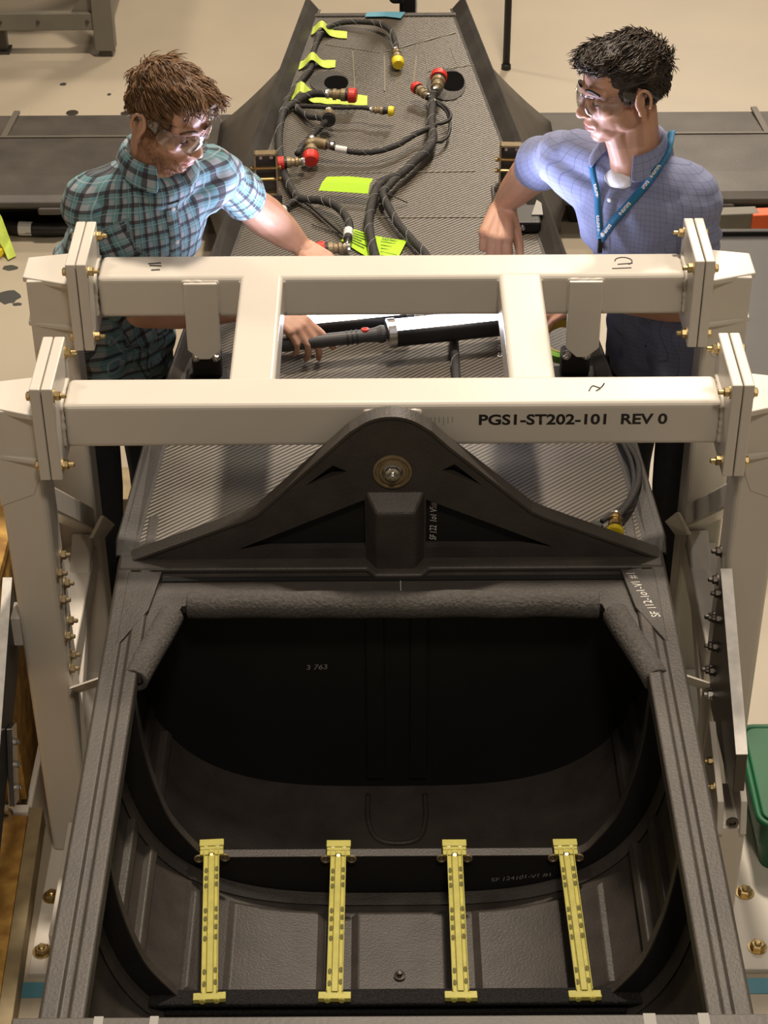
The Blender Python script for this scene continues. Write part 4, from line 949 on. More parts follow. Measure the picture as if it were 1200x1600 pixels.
b = MB(); b.lathe((-1.53, 6.49, 0), (0, 0, 1), [(0, .10), (.012, .105), (.03, .10), (.03, .07)], 24); o = b.build('yellow_cap', M['ycap'], None); tag(o, 'yellow round cap on the floor at the left edge below the lime tape', 'cap')
# right floor things
gb = thing('dock_beam', 'grey floor beam with an orange end under the right wing', 'beam', (1.4, 6.35, 0))
b = MB(); b.box((.95, 6.37, .14), (1.36, 6.43, .20), rot=Matrix.Rotation(R(4), 3, 'Z')); b.build('beam_body', M['benchg'], gb, bevel=.004)
b = MB(); b.box((1.335, 6.384, .141), (1.75, 6.444, .199), rot=Matrix.Rotation(R(4), 3, 'Z')); b.build('orange_end', M['orange'], gb, bevel=.004)
for x in (1.05, 1.6): bb_('beam_foot', (x, 6.36, 0), (x + .06, 6.44, .145), 'darksteel', gb)
dp = thing('tool_case', 'large flat dark grey case on the floor behind the right rear post', 'case', (1.7, 5.5, 0))
bb_('case_body', (1.02, 4.75, 0), (2.3, 6.02, .26), 'greypanel', dp, .012); bb_('case_lid', (1.01, 4.74, .262), (2.31, 6.03, .30), 'greypanel', dp, .012)
bb_('case_rim', (1.01, 6.02, .262), (2.31, 6.045, .318), 'black', dp, .004)
b = MB(); b.prism([(1.36, 6.20, .0), (1.75, 6.20, .0), (1.75, 6.20, .22)], (0, .012, 0)); o = b.build('olive_wedge', M['tape'], None); tag(o, 'small olive wedge on the floor by the dark grey case at the right edge', 'wedge')
gp = thing('plastic_bin', 'dark green plastic bin standing on the floor beside the right stand', 'bin', (1.1, 3.3, 0))
def rrect(x0, x1, y0, y1, z, r=.03, k=5):
    out = []
    for cx, cy, a0 in ((x1 - r, y1 - r, 0), (x0 + r, y1 - r, 90), (x0 + r, y0 + r, 180), (x1 - r, y0 + r, 270)):
        out += [(cx + r * math.cos(R(a0 + 90 * i / k)), cy + r * math.sin(R(a0 + 90 * i / k)), z) for i in range(k + 1)]
    return out
b = MB(); b.grid([rrect(.895, 1.36, 3.31, 3.60, .024), rrect(.882, 1.37, 3.30, 3.61, .10), rrect(.876, 1.38, 3.29, 3.62, .185)], closed=True); V = [b.bm.verts.new(p) for p in rrect(.895, 1.36, 3.31, 3.60, .024)]; b.bm.faces.new(V)
b.build('bin_body', M['greenp'], gp, solid=.006)
b = MB(); b.tube(rrect(.872, 1.386, 3.284, 3.626, .19, .035), .009, 8, closed=True); b.build('bin_rim', M['greenp'], gp, smooth=True)
b = MB(); b.prism(rrect(.88, 1.375, 3.294, 3.616, .186), (0, 0, .014)); b.build('bin_lid', M['greenp'], gp, bevel=.004)
# strand-board crates at left
cr_ = thing('board_platform', 'low strand board platform with a grey plank rim on the lower left floor', 'platform', (-1.1, 2.9, 0))
def skew(name, x0a, x0b, x1, ya, yb, z0, z1, m):
    b = MB(); b.prism([(x0a, ya, z0), (x0b, yb, z0), (x1, yb, z0), (x1, ya, z0)] if x1 < x0a else [(x0a, ya, z0), (x0b, yb, z0), (x0b + x1, yb, z0), (x0a + x1, ya, z0)], (0, 0, z1 - z0)); return b.build(name, M[m], cr_, bevel=.002)
skew('strand_panel', -.904, -.862, -1.7, 3.47, 2.3, .038, .055, 'osb'); skew('rim_plank', -.902, -.860, .034, 3.49, 2.3, .0, .062, 'pine')
bb_('end_plank', (-1.7, 3.474, 0), (-.903, 3.50, .062), 'alu', cr_, .002)
for y in (2.5, 3.0): bb_('batten', (-1.7, y, 0), (-.92, y + .06, .038), 'pine', cr_)
cr2 = thing('tall_crate', 'tall brown wooden crate standing behind the low crate at the left edge', 'crate', (-1.3, 3.75, 0))
bb_('side_panel', (-.93, 3.53, .05), (-.915, 4.1, .72), 'osb', cr2, .001); bb_('front_panel', (-1.7, 3.52, .05), (-.93, 3.535, .72), 'osb', cr2, .001); bb_('top_panel', (-1.7, 3.52, .72), (-.905, 4.1, .745), 'osb', cr2, .002); bb_('base_skid', (-1.7, 3.56, 0), (-.94, 3.64, .05), 'pine', cr2); bb_('base_skid', (-1.7, 3.98, 0), (-.94, 4.06, .05), 'pine', cr2)
wb = thing('wood_block', 'stack of pale yellow timber offcuts between the left rear post and the man', 'wood', (-.73, 4.55, 0))
for k in range(3): bb_('timber', (-.86 + .01 * k, 4.48 - .01 * k, .0 + .105 * k), (-.66, 4.62, .10 + .105 * k), 'pine', wb, .003)
tag(bb_('blue_tape_strip', (-.98, 2.94, .0), (-.55, 2.985, .0015), 'bluetape', None, 0), 'blue tape strip on the floor in front of the left base plate', 'tape', 'blue floor tape')
tag(bb_('blue_tape_strip', (.55, 2.94, .0), (1.2, 2.985, .0015), 'bluetape', None, 0), 'blue tape strip on the floor in front of the right base plate', 'tape', 'blue floor tape')

# ================================================================== people
class Blob:
    """closed overlapping volumes fused into one continuous skin by voxel remeshing"""
    def __init__(s): s.bm = bmesh.new()
    def ell(s, c, r, rot=None, sub=2):
        g = bmesh.ops.create_icosphere(s.bm, subdivisions=sub, radius=1.0)
        r = (r, r, r) if isinstance(r, (int, float)) else r
        m = Matrix.Translation(c) @ (rot.to_4x4() if rot is not None else Matrix.Identity(4)) @ Matrix.Diagonal((*r, 1))
        bmesh.ops.transform(s.bm, matrix=m, verts=g['verts'])
    def chain(s, pts, rad, n=14):
        P_ = [Vector(p) for p in pts]
        for i in range(len(P_) - 1):
            a, c, ra, rb = P_[i], P_[i + 1], rad[i], rad[i + 1]
            d = (c - a); L = d.length
            if L < 1e-6: continue
            d.normalize(); u = d.orthogonal().normalized(); v = d.cross(u); rings = []
            prof = [(-ra * .995, ra * .1), (-ra * .75, ra * .66), (-ra * .4, ra * .917)] + [(L * k / 4, ra + (rb - ra) * k / 4) for k in range(5)] + [(L + rb * .4, rb * .917), (L + rb * .75, rb * .66), (L + rb * .995, rb * .1)]
            for h, r in prof: rings.append([s.bm.verts.new(a + d * h + (u * math.cos(2 * math.pi * j / n) + v * math.sin(2 * math.pi * j / n)) * r) for j in range(n)])
            for A, B in zip(rings, rings[1:]):
                for j in range(n): s.bm.faces.new((A[j], A[(j + 1) % n], B[(j + 1) % n], B[j]))
            s.bm.faces.new(rings[0][::-1]); s.bm.faces.new(rings[-1])
    def fuse(s, voxel, smooth=2):
        me = bpy.data.meshes.new('blob'); s.bm.to_mesh(me); s.bm.free()
        o = bpy.data.objects.new('blob', me); COL.objects.link(o)
        md = o.modifiers.new('r', 'REMESH'); md.mode = 'VOXEL'; md.voxel_size = voxel
        out = bake(o); bpy.data.objects.remove(o)
        bm = bmesh.new(); bm.from_mesh(out)
        for _ in range(smooth): bmesh.ops.smooth_vert(bm, verts=bm.verts[:], factor=.5, use_axis_x=True, use_axis_y=True, use_axis_z=True)
        bm.to_mesh(out); bm.free(); return out

def head_blob(B, H, lids=True):
    E = lambda c, r, a=0: B.ell(H @ Vector(c), r, H.to_3x3() @ Matrix.Rotation(R(a), 3, 'Y'))
    T = lambda pts, rad: B.chain([H @ Vector(p) for p in pts], rad)
    E((-.014, 0, .036), (.098, .077, .084)); E((.028, 0, .046), (.064, .066, .060)); E((-.045, 0, .012), (.062, .066, .064))
    E((.034, 0, -.030), (.058, .061, .072)); E((.028, 0, -.066), (.054, .051, .044)); E((.062, 0, -.096), (.026, .026, .020)); E((.045, .0, -.075), (.044, .046, .036))
    T([(.066, -.046, .020), (.085, -.022, .025), (.087, 0, .019), (.085, .022, .025), (.066, .046, .020)], [.011, .012, .010, .012, .011])
    T([(.086, 0, .016), (.097, 0, -.006), (.110, 0, -.028)], [.0085, .0095, .0115]); E((.109, 0, -.030), (.0135, .013, .012)); E((.098, .0125, -.034), (.011, .008, .008)); E((.098, -.0125, -.034), (.011, .008, .008))
    for s_ in (-1, 1):
        E((.060, s_ * .043, -.016), (.026, .022, .022)); E((.014, s_ * .050, -.052), (.034, .014, .032))
        if lids: E((.0745, s_ * .0315, .0015), (.0135, .0150, .0120))
        # ear: rim, inner bowl, lobe
        c = Vector((-.010, s_ * .078, -.004)); rim = []
        for a in range(-70, 221, 24): rim.append((c.x + .0165 * math.cos(R(a)) - .003, c.y + s_ * (.007 + .007 * (math.cos(R(a)) < .2)), c.z + .029 * math.sin(R(a)) + .002))
        T(rim, [.0048] * len(rim)); E((c.x + .002, c.y, c.z), (.014, .006, .026)); E((c.x + .004, c.y + s_ * .005, c.z - .028), (.008, .0055, .009)); E((c.x + .012, c.y + s_ * .003, c.z - .004), (.006, .006, .009))
    E((.070, 0, -.062), (.030, .034, .030))
    T([(.083, -.023, -.064), (.0945, -.009, -.0605), (.0945, .009, -.0605), (.083, .023, -.064)], [.0045, .0062, .0062, .0045])
    T([(.083, -.021, -.068), (.093, -.008, -.0720), (.093, .008, -.0720), (.083, .021, -.068)], [.0045, .0066, .0066, .0045])

def head_shape(me, H, beard):
    """dents for eye sockets and mouth line; masks for beard and lips"""
    Hi = H.inverted(); f = H.to_3x3() @ Vector((1, 0, 0)); u = H.to_3x3() @ Vector((0, 0, 1))
    la = me.attributes.new('lip', 'FLOAT', 'POINT'); ba = me.attributes.new('beard', 'FLOAT', 'POINT')
    lv = [0.0] * len(me.vertices); bv = [0.0] * len(me.vertices)
    for i, v in enumerate(me.vertices):
        p = Hi @ v.co
        if p.length > .22: continue
        for s_ in (-1, 1):
            g = math.exp(-(((p.y - s_ * .020) / .008) ** 2 + ((p.z - .004) / .012) ** 2)) * (p.x > .05); v.co -= f * .006 * g
            g = math.exp(-(((p.y - s_ * .0315) / .017) ** 2 + ((p.z + .016) / .005) ** 2)) * (p.x > .05); v.co -= f * .003 * g
            g = math.exp(-(((p.y - s_ * .034) / .018) ** 2 + ((p.z - .0125) / .0045) ** 2)) * (p.x > .05); v.co -= f * .004 * g
        g = math.exp(-((p.z + .0665) / .0022) ** 2) * (abs(p.y) < .024) * (p.x > .06); v.co -= f * .005 * g
        w_ = max(0, 1 - (p.y / .025) ** 2)
        if p.x > .075: lv[i] = max(0, min(1, w_ * 2)) * math.exp(-((p.z + .0665) / .0085) ** 4)
        if p.x > -.02 and -.13 < p.z < .01:
            jaw = max(0, min(1, (-.045 - p.z + .55 * max(0, .055 - p.x)) / .02)); mo = math.exp(-(((p.y) / .026) ** 2 + ((p.z + .066) / .013) ** 2))
            side = max(0, min(1, (.050 - p.x) / .02)) * max(0, min(1, (.03 - p.z) / .02)) * (p.x > -.002) * (abs(p.y) > .045)
            mous = math.exp(-(((p.y) / .026) ** 2 + ((p.z + .048) / .006) ** 4)) * .55 * (p.x > .06)
            bv[i] = beard * max(0, min(1, max(jaw * (1 - mo), side, mous) + .25 * noise.noise(p * 90) * jaw)) if abs(p.y) < .074 else 0
    la.data.foreach_set('value', lv); ba.data.foreach_set('value', bv)

def hand_blob(B, wrist, d, nrm, thumb_sign, curl, spread=.06, thumb=(.55, .62, -.3), k=1.0, per=None):
    """palm, four unequal fingers with knuckle bends and a thumb; nrm = back of the hand"""
    d = Vector(d).normalized(); nrm = Vector(nrm); nrm = (nrm - d * nrm.dot(d)).normalized(); s_ = d.cross(nrm) * thumb_sign; w0 = Vector(wrist)
    kn = [(.088, .027), (.092, .009), (.088, -.010), (.080, -.028)]
    for (l, o_) in kn: B.chain([w0 + s_ * o_ * .55 + d * .012, w0 + d * (l * k) + s_ * o_ * k], [.0165 * k, .0125 * k])
    B.ell(w0 + d * .048 * k - nrm * .004, (.046 * k, .038 * k, .015 * k), Matrix((d, s_, nrm)).transposed())
    lens = [(.044, .026, .020), (.049, .030, .021), (.045, .028, .021), (.035, .021, .018)]
    for i, ((l, o_), L) in enumerate(zip(kn, lens)):
        c0 = per[i] if per else curl
        p = w0 + d * l * k + s_ * o_ * k; ang = c0[0]; pts = [p]; dd = (d + s_ * spread * (1.5 - i)).normalized()
        for j in range(3):
            a = R(sum(c0[:j + 1])); q = dd * math.cos(a) - nrm * math.sin(a); p = p + q * L[j] * k; pts.append(p)
        r0_ = (.0098, .0100, .0096, .0086)[i] * k
        B.chain(pts, [r0_ * 1.06, r0_ * .98, r0_ * .9, r0_ * .78], 12); B.ell(pts[0] + nrm * .001, r0_ * 1.12)
    b0 = w0 + s_ * .020 * k + d * .022 * k; t1 = (s_ * thumb[0] + d * thumb[1] + nrm * thumb[2]).normalized(); t2 = (t1 * .7 + d * .55 - nrm * .15).normalized()
    p1 = b0 + t1 * .040 * k; p2 = p1 + t1.lerp(t2, .5) * .032 * k; p3 = p2 + t2 * .024 * k
    B.chain([b0, p1, p2, p3], [.0165 * k, .0125 * k, .0108 * k, .0088 * k], 12)

def frame_from(f, u=Vector((0, 0, 1)), pos=Vector((0, 0, 0))):
    f = Vector(f).normalized(); l = Vector(u).cross(f).normalized(); up = f.cross(l)
    return Matrix(((f.x, l.x, up.x, pos[0]), (f.y, l.y, up.y, pos[1]), (f.z, l.z, up.z, pos[2]), (0, 0, 0, 1)))

def person(spec):
    S = spec; t = thing('person', S['label'], 'person', S['feet'])
    L = Vector(S['left']).normalized(); F = Vector((L.y, -L.x, 0)); rotb = Matrix((L, F, Vector((0, 0, 1)))).transposed()
    hip, waist, chest, neck = [Vector(S[k]) for k in ('hip', 'waist', 'chest', 'neck')]
    sh = {s_: Vector(S['sh'][s_]) for s_ in 'RL'}; el = {s_: Vector(S['el'][s_]) for s_ in 'RL'}; wr = {s_: Vector(S['wr'][s_]) for s_ in 'RL'}
    H = frame_from(S['face'], S.get('headup', (0, 0, 1)), S['head'])
    # ---- body
    B = Blob(); head_blob(B, H)
    hb = H @ Vector((-.022, 0, -.055)); B.chain([neck + Vector((0, 0, -.05)), neck, hb], [.070, .062, .058]); B.chain([neck + F * .02 - Vector((0, 0, .02)), H @ Vector((.022, 0, -.075))], [.045, .038])
    B.ell(chest, (.135, .085, .14), rotb); B.ell(waist, (.135, .09, .14), rotb); B.ell(hip, (.15, .10, .12), rotb)
    for s_ in 'RL':
        B.chain([neck + Vector((0, 0, -.045)), sh[s_] - (sh[s_] - neck) * .15], [.045, .040])
        B.chain([sh[s_], sh[s_].lerp(el[s_], .5), el[s_]], [.040, .043, .040])
        fm = el[s_].lerp(wr[s_], .28)
        B.chain([el[s_], fm, el[s_].lerp(wr[s_], .7), wr[s_]], [.040 * S.get('arm', 1), .044 * S.get('arm', 1), .035 * S.get('arm', 1), .029])
        hs = S['hand'][s_]; B.chain([wr[s_], wr[s_] + Vector(hs['d']).normalized() * .03], [.026, .023])
        hand_blob(B, wr[s_] + Vector(hs['d']).normalized() * .008, hs['d'], hs['n'], 1 if s_ == 'L' else -1, hs.get('curl', (15, 20, 15)), k=hs.get('k', 1.02), per=hs.get('per'), thumb=hs.get('thumb', (.55, .62, -.3)), spread=hs.get('spread', .06))
        sg = 1 if s_ == 'L' else -1; hj = hip + L * .085 * sg - Vector((0, 0, .05)); kn_ = Vector((hj.x + .0, hj.y, .52)) + F * .03; an = Vector((hj.x, hj.y, .09)) + L * .01 * sg
        B.chain([hj, kn_, an], [.075, .052, .036]); B.chain([an - Vector((0, 0, .045)), an + F * .13 - Vector((0, 0, .055))], [.035, .03])
    me = B.fuse(.0040, 2); head_shape(me, H, S['beard'])
    body = link('body', me, skin_mat('skin', S['skin'], S['beardcol']), t, True)
    if S.get('whiskers'):
        bat = [a.value for a in me.attributes['beard'].data]; cand = [i for i, v in enumerate(bat) if v > .45]; rnd = random.Random(5); b = MB(); dn = H.to_3x3() @ Vector((.25, 0, -1))
        for i in rnd.sample(cand, min(S['whiskers'], len(cand))):
            v = me.vertices[i]; n_ = v.normal; t_ = (dn - n_ * dn.dot(n_)); t_ = (t_.normalized() if t_.length > .05 else t_) + n_ * .55 + Vector((rnd.uniform(-.35, .35), rnd.uniform(-.35, .35), rnd.uniform(-.35, .35))); ln = rnd.uniform(.005, .010)
            b.tube([v.co - n_ * .001, v.co + t_ * ln * .6, v.co + t_ * ln], [.0007, .0006, .0002], 3)
        o = b.build('beard', mat('ginger_beard', (.26, .125, .055), .6, var=.3, vscale=60), t); o['kind'] = 'stuff'
    # eyebrows, lashes
    for s_ in (-1, 1):
        b = MB(); b.tube([H @ Vector(p) for p in spline([(.079, s_ * .051, .024), (.0905, s_ * .036, .0335), (.0965, s_ * .022, .0335), (.0965, s_ * .012, .0285)], 4)], [.0018] + [.0034] * 11 + [.0026], 6); b.build('eyebrow', S['hairm'], t, smooth=True)
        b = MB(); b.tube([H @ Vector(p) for p in spline([(.078, s_ * .045, -.0005), (.0868, s_ * .037, -.0035), (.0878, s_ * .028, -.0038), (.0835, s_ * .0185, -.002)], 4)], .0014, 5); b.build('eyelashes', M['ink'], t, smooth=True)
    # ---- hair
    B = Blob()
    for c, r in S['hair']: B.ell(H @ Vector(c), r, H.to_3x3())
    me = B.fuse(.0045, 3)
    Hr = H.to_3x3()
    NM = [v.normal.copy() for v in me.vertices]; Hin = H.inverted()
    for v in me.vertices:
        v_n = NM[v.index]; p = Hin @ v.co; q = Vector((p.x * S['comb'][0], p.y * S['comb'][1], p.z * S['comb'][2]))
        v.co += v_n * (.0055 * noise.noise(q) + .003 * noise.noise(q * 2.7))
    hair = link('hair', me, S['hairm'], t, True)
    me.update(); bm = bmesh.new(); bm.from_mesh(me); bm.faces.ensure_lookup_table(); fs = bm.faces
    b = MB(); k = 0; rnd = random.Random(S['seed'])
    while k < 2600:
        fc = fs[rnd.randrange(len(fs))]; c = fc.calc_center_median(); p = Hin @ c
        if p.z < -.012 or (p.x > .034 and p.z < .072): continue
        nn = fc.normal; flow = Hr @ Vector(S['flow'](p)); flow += Vector((.55 * noise.noise(p * 28), .55 * noise.noise(p * 28 + Vector((9, 0, 0))), .3 * noise.noise(p * 28 + Vector((0, 9, 0))))) + Vector((rnd.uniform(-.12, .12), rnd.uniform(-.12, .12), rnd.uniform(-.1, .1)))
        flow = (flow - nn * flow.dot(nn)) if p.z > .035 else Hr @ Vector((-.25, 0, -1)) * .4 + flow * .15; 
        if flow.length < .05: k += 1; continue
        flow.normalize(); ln = rnd.uniform(.022, .044) * S['strand'] * (1 if p.z > .035 else .4); lift = rnd.uniform(.0, .0035) * S['strand']
        p0 = c - nn * .003; path = [p0, c + flow * ln * .4 + nn * lift, c + flow * ln * .8 + nn * lift * .4, c + flow * ln * 1.0 - nn * .003]
        b.tube(path, [.0009, .0014, .0010, .0002], 3); k += 1
    bm.free(); ho = b.build('hair_strands', S['hairm2'], hair, smooth=True); ho['kind'] = 'stuff'
    # ---- shirt
    B = Blob()
    B.ell(hip + Vector((0, 0, .02)), (.172, .128, .15), rotb); B.chain([hip + L * .05 - Vector((0, 0, .10)), hip + L * .05 + Vector((0, 0, .06))], [.122, .122]); B.chain([hip - L * .05 - Vector((0, 0, .10)), hip - L * .05 + Vector((0, 0, .06))], [.122, .122]); B.ell(waist, (.166, .122, .16), rotb); B.ell(waist.lerp(chest, .5), (.170, .122, .14), rotb); B.ell(chest, (.176, .118, .155), rotb)
    for s_ in 'RL':
        B.chain([neck + Vector((0, 0, -.052)), sh[s_] - (sh[s_] - neck) * .14], [.064, .053]); B.ell(sh[s_] - Vector((0, 0, .016)), (.052, .056, .054), rotb)
        B.chain([chest + L * .06 * (1 if s_ == 'L' else -1) + Vector((0, 0, .03)), sh[s_] - Vector((0, 0, .03))], [.085, .066])
        k_ = S['sleeve'][s_]; e = sh[s_].lerp(el[s_], min(k_, 1.0)) 
        if k_ > 1: e = el[s_].lerp(wr[s_], k_ - 1)
        ptsl = [sh[s_], sh[s_].lerp(el[s_], .5)] + ([el[s_]] if k_ > 1 else []) + [e]
        B.chain(ptsl, [.054, .058] + ([.058] if k_ > 1 else []) + [S['cuff']], 16)
        if S.get('roll'):
            dd = (ptsl[-1] - ptsl[-2]).normalized(); B.chain([e - dd * .035, e - dd * .004], [S['cuff'] * 1.13, S['cuff'] * 1.12], 16)
    if S.get('fill'): B.ell(neck + F * .030 - Vector((0, 0, .060)), (.080, .062, .055), rotb)
    me = B.fuse(.0065, 3)
    # folds
    NM = [v.normal.copy() for v in me.vertices]
    for v in me.vertices:
        p = v.co.copy(); v_n = NM[v.index]
        best = None
        for s_ in 'RL':
            ax_ = el[s_] - sh[s_]; tt = max(0, min(1, (p - sh[s_]).dot(ax_) / ax_.length_squared)); dist = (p - (sh[s_] + ax_ * tt)).length
            if best is None or dist < best[0]: best = (dist, s_, tt, ax_.normalized())
        arm = max(0, min(1, (.095 - best[0]) / .03)) * (best[2] > .25)
        q = Vector((p.dot(L) * 8, p.dot(F) * 8, p.z * 20))
        low = max(0, min(1, (1.26 - p.z) / .2))
        q2 = Vector((p.dot(L) * 7 + S['seed'], p.dot(F) * 7, p.z * 9 + abs(p.dot(L) - chest.dot(L)) * 16)); rg = 1 - 2.2 * abs(noise.noise(q2))
        v.co += v_n * (((.004 + .008 * low) * noise.noise(q + Vector((0, 0, S['seed'])) + 1.6 * Vector((0, 0, p.dot(L) * 6))) + .0048 * rg) * (1 - arm))
        if arm > 0:
            q2 = Vector((p.dot(best[3]) * 46, p.dot(L) * 9, p.z * 9 + p.dot(F) * 6)); v.co += v_n * .0095 * arm * noise.noise(q2)
    att = me.attributes.new('cloth', 'FLOAT_VECTOR', 'POINT'); vals = []
    for v in me.vertices:
        p = v.co; done = False
        for s_ in 'RL':
            ax_ = el[s_] - sh[s_]; ln_ = ax_.length; tt = (p - sh[s_]).dot(ax_) / ln_; dv = p - sh[s_] - ax_ / ln_ * tt
            if tt > .07 and dv.length < .088 and not done:
                a1 = ax_.normalized(); e1 = (L - a1 * L.dot(a1)).normalized(); e2 = a1.cross(e1)
                vals += [math.atan2(dv.dot(e2), dv.dot(e1)) * .062 + .013, tt, 0]; done = True
        if not done:
            dv = p - chest; th = math.atan2(dv.dot(L), dv.dot(F)); vals += [th * .145, p.z, 0]
    att.data.foreach_set('vector', vals)
    shirt = link('shirt', me, S['shirtm'], t, True)
    me.update(); bvh = BVHTree.FromPolygons([v.co.copy() for v in me.vertices], [tuple(p.vertices) for p in me.polygons])
    def front(a, z, off=.002):
        o_ = Vector((neck.x, neck.y, z)) + L * a + F * .6
        h = bvh.ray_cast(o_, -F)
        return (h[0] + F * off) if h[0] is not None else Vector((neck.x, neck.y, z)) + L * a + F * .12
    # placket and buttons
    zs = [1.385 - .02 * i for i in range(22)]
    rows = [[front(a, z, .0035 if abs(a) < .014 else .0) for a in (-.017, -.013, .013, .017)] for z in zs]
    b = MB(); vg = b.grid(rows); vl = [tuple(v.co) for r_ in vg for v in r_]; o = b.build('placket', S['shirtm'], shirt, smooth=True)
    at2 = o.data.attributes.new('cloth', 'FLOAT_VECTOR', 'POINT'); at2.data.foreach_set('vector', [c for v in o.data.vertices for c in ((v.co - chest).dot(L) * 1.0 + .01, v.co.z + .02, 0)])
    for i in range(5):
        c = front(0, 1.365 - .085 * i, .0045); b = MB(); b.lathe(c, F, [(0, .0055), (.002, .0058), (.003, .004)], 12); b.build('button', M['button'], shirt)
    # collar
    Ho = neck + Vector((0, 0, .012)); rows = []; cl = []
    for a in range(S['collar'], 361 - S['collar'], 12):
        th = R(a); dr = F * math.cos(th) + L * math.sin(th); fr = max(0, math.cos(th)); bk = max(0, -math.cos(th))
        i0 = Ho + dr * (.060 + .006 * fr) - Vector((0, 0, .045)); i1 = Ho + dr * .062 + Vector((0, 0, .022 + .016 * bk - .020 * fr)); i2 = Ho + dr * .071 + Vector((0, 0, .020 + .016 * bk - .022 * fr)); i3 = Ho + dr * (.095 + .022 * fr) - Vector((0, 0, .026 + .030 * fr ** 2 + .0 * bk))
        rows.append([i0, i1, i2, (i2 + i3) / 2 + dr * .006, i3])
        cl += [[a * .0012 * .9, .02 * j, 0] for j in range(5)]
    b = MB(); b.grid(rows); o = b.build('collar', S['shirtm'], shirt, smooth=True)
    at3 = o.data.attributes.new('cloth', 'FLOAT_VECTOR', 'POINT'); at3.data.foreach_set('vector', [c for x in cl for c in x])
    md = o.modifiers.new('thick', 'SOLIDIFY'); md.thickness = .003; md.offset = 0; md = o.modifiers.new('s', 'SUBSURF'); md.levels = 1; md.render_levels = 1
    # ---- trousers, shoes, belt
    B = Blob(); B.ell(hip - Vector((0, 0, .03)), (.160, .118, .11), rotb)
    for sg in (-1, 1):
        hj = hip + L * .085 * sg - Vector((0, 0, .05)); kn_ = Vector((hj.x, hj.y, .52)) + F * .03; an = Vector((hj.x, hj.y, .10)) + L * .01 * sg
        B.chain([hj, kn_, an], [.092, .070, .060])
    me = B.fuse(.009, 2); link('jeans', me, M['denim'], t, True)
    for sg in (-1, 1):
        an = hip + L * .095 * sg; an.z = .045; B = Blob(); B.chain([an - F * .05, an + F * .16], [.045, .040]); B.ell(an + Vector((0, 0, .05)), .045); me = B.fuse(.007, 2)
        for v in me.vertices: v.co.z = max(.004, v.co.z)
        link('shoe', me, M['shoe'], t, True)
    # ---- safety glasses
    g = bpy.data.objects.new('safety_glasses', None); COL.objects.link(g); g.parent = t; g.matrix_parent_inverse = Matrix.Translation(-Vector(t.location)); 
    def gpart(b, name, m, **k): o = b.build(name, m, None, **k); o.parent = g; return o
    rows = []
    for j in range(9):
        th = R(-74 + 148 * j / 8); r_ = .112; nose = math.exp(-(th / .16) ** 2)
        base = Vector((math.cos(th) * r_ * .98 + .002, math.sin(th) * .078, 0)); side_ = abs(math.sin(th))
        rows.append([H @ (base + Vector((.001, 0, -.030 + .022 * nose + .008 * side_ ** 3))), H @ (base + Vector((.004, 0, .0))), H @ (base + Vector((.000, 0, .024 - .004 * side_)))])
    b = MB(); b.grid(rows); o = gpart(b, 'lens', M['clear'], solid=.0022, smooth=True); md = o.modifiers.new('s', 'SUBSURF'); md.levels = 2; md.render_levels = 2
    b = MB(); b.tube([r_[2] for r_ in spline_rows(rows, 2)], .0022, 6); gpart(b, 'brow_bar', M['clear'], smooth=True)
    for s_ in (-1, 1):
        q0 = Vector((.030, s_ * .0765, .018)); q1 = Vector((-.030, s_ * .083, .012)); q2 = Vector((-.055, s_ * .080, -.012))
        b = MB(); rr = []
        for c, h in ((q0 + Vector((.004, 0, 0)), .016), (q0.lerp(q1, .35), .008), (q1, .005), (q2, .004)): rr.append([H @ (c + Vector((0, 0, h))), H @ (c - Vector((0, 0, h)))])
        b.grid(rr); gpart(b, 'temple', M['clear'], solid=.003, smooth=False)
    return t, shirt, front, H, L, F, neck
def spline_rows(rows, i): return rows

hair1 = mat('brown_hair', (0.105, 0.050, 0.020), 0.55, var=.35, vscale=50, bump=.5, bscale=180)
hair1b = mat('light_brown_hair', (0.165, 0.085, 0.034), 0.5, var=.45, vscale=40)
hair2 = mat('dark_brown_hair', (0.022, 0.014, 0.010), 0.5, var=.35, vscale=50, bump=.5, bscale=180)
hair2b = mat('dark_hair_gloss', (0.040, 0.027, 0.018), 0.42, var=.45, vscale=40)
plaid = plaid_mat('teal_plaid', (0.33, 0.37, 0.41), [
    (0, .036, .0, .016, (0.10, 0.26, 0.30), .75), (1, .036, .0, .016, (0.10, 0.26, 0.30), .62),
    (0, .036, .021, .0085, (0.030, 0.022, 0.028), .80), (1, .036, .021, .0085, (0.030, 0.022, 0.028), .78),
    (0, .036, .031, .0018, (0.5, 0.55, 0.6), .45), (1, .036, .031, .0018, (0.5, 0.55, 0.6), .45)])
blue = plaid_mat('blue_grid_cloth', (0.215, 0.240, 0.375), [(0, .0125, 0, .0012, (0.09, 0.10, 0.20), .5), (1, .0125, 0, .0012, (0.09, 0.10, 0.20), .5)])
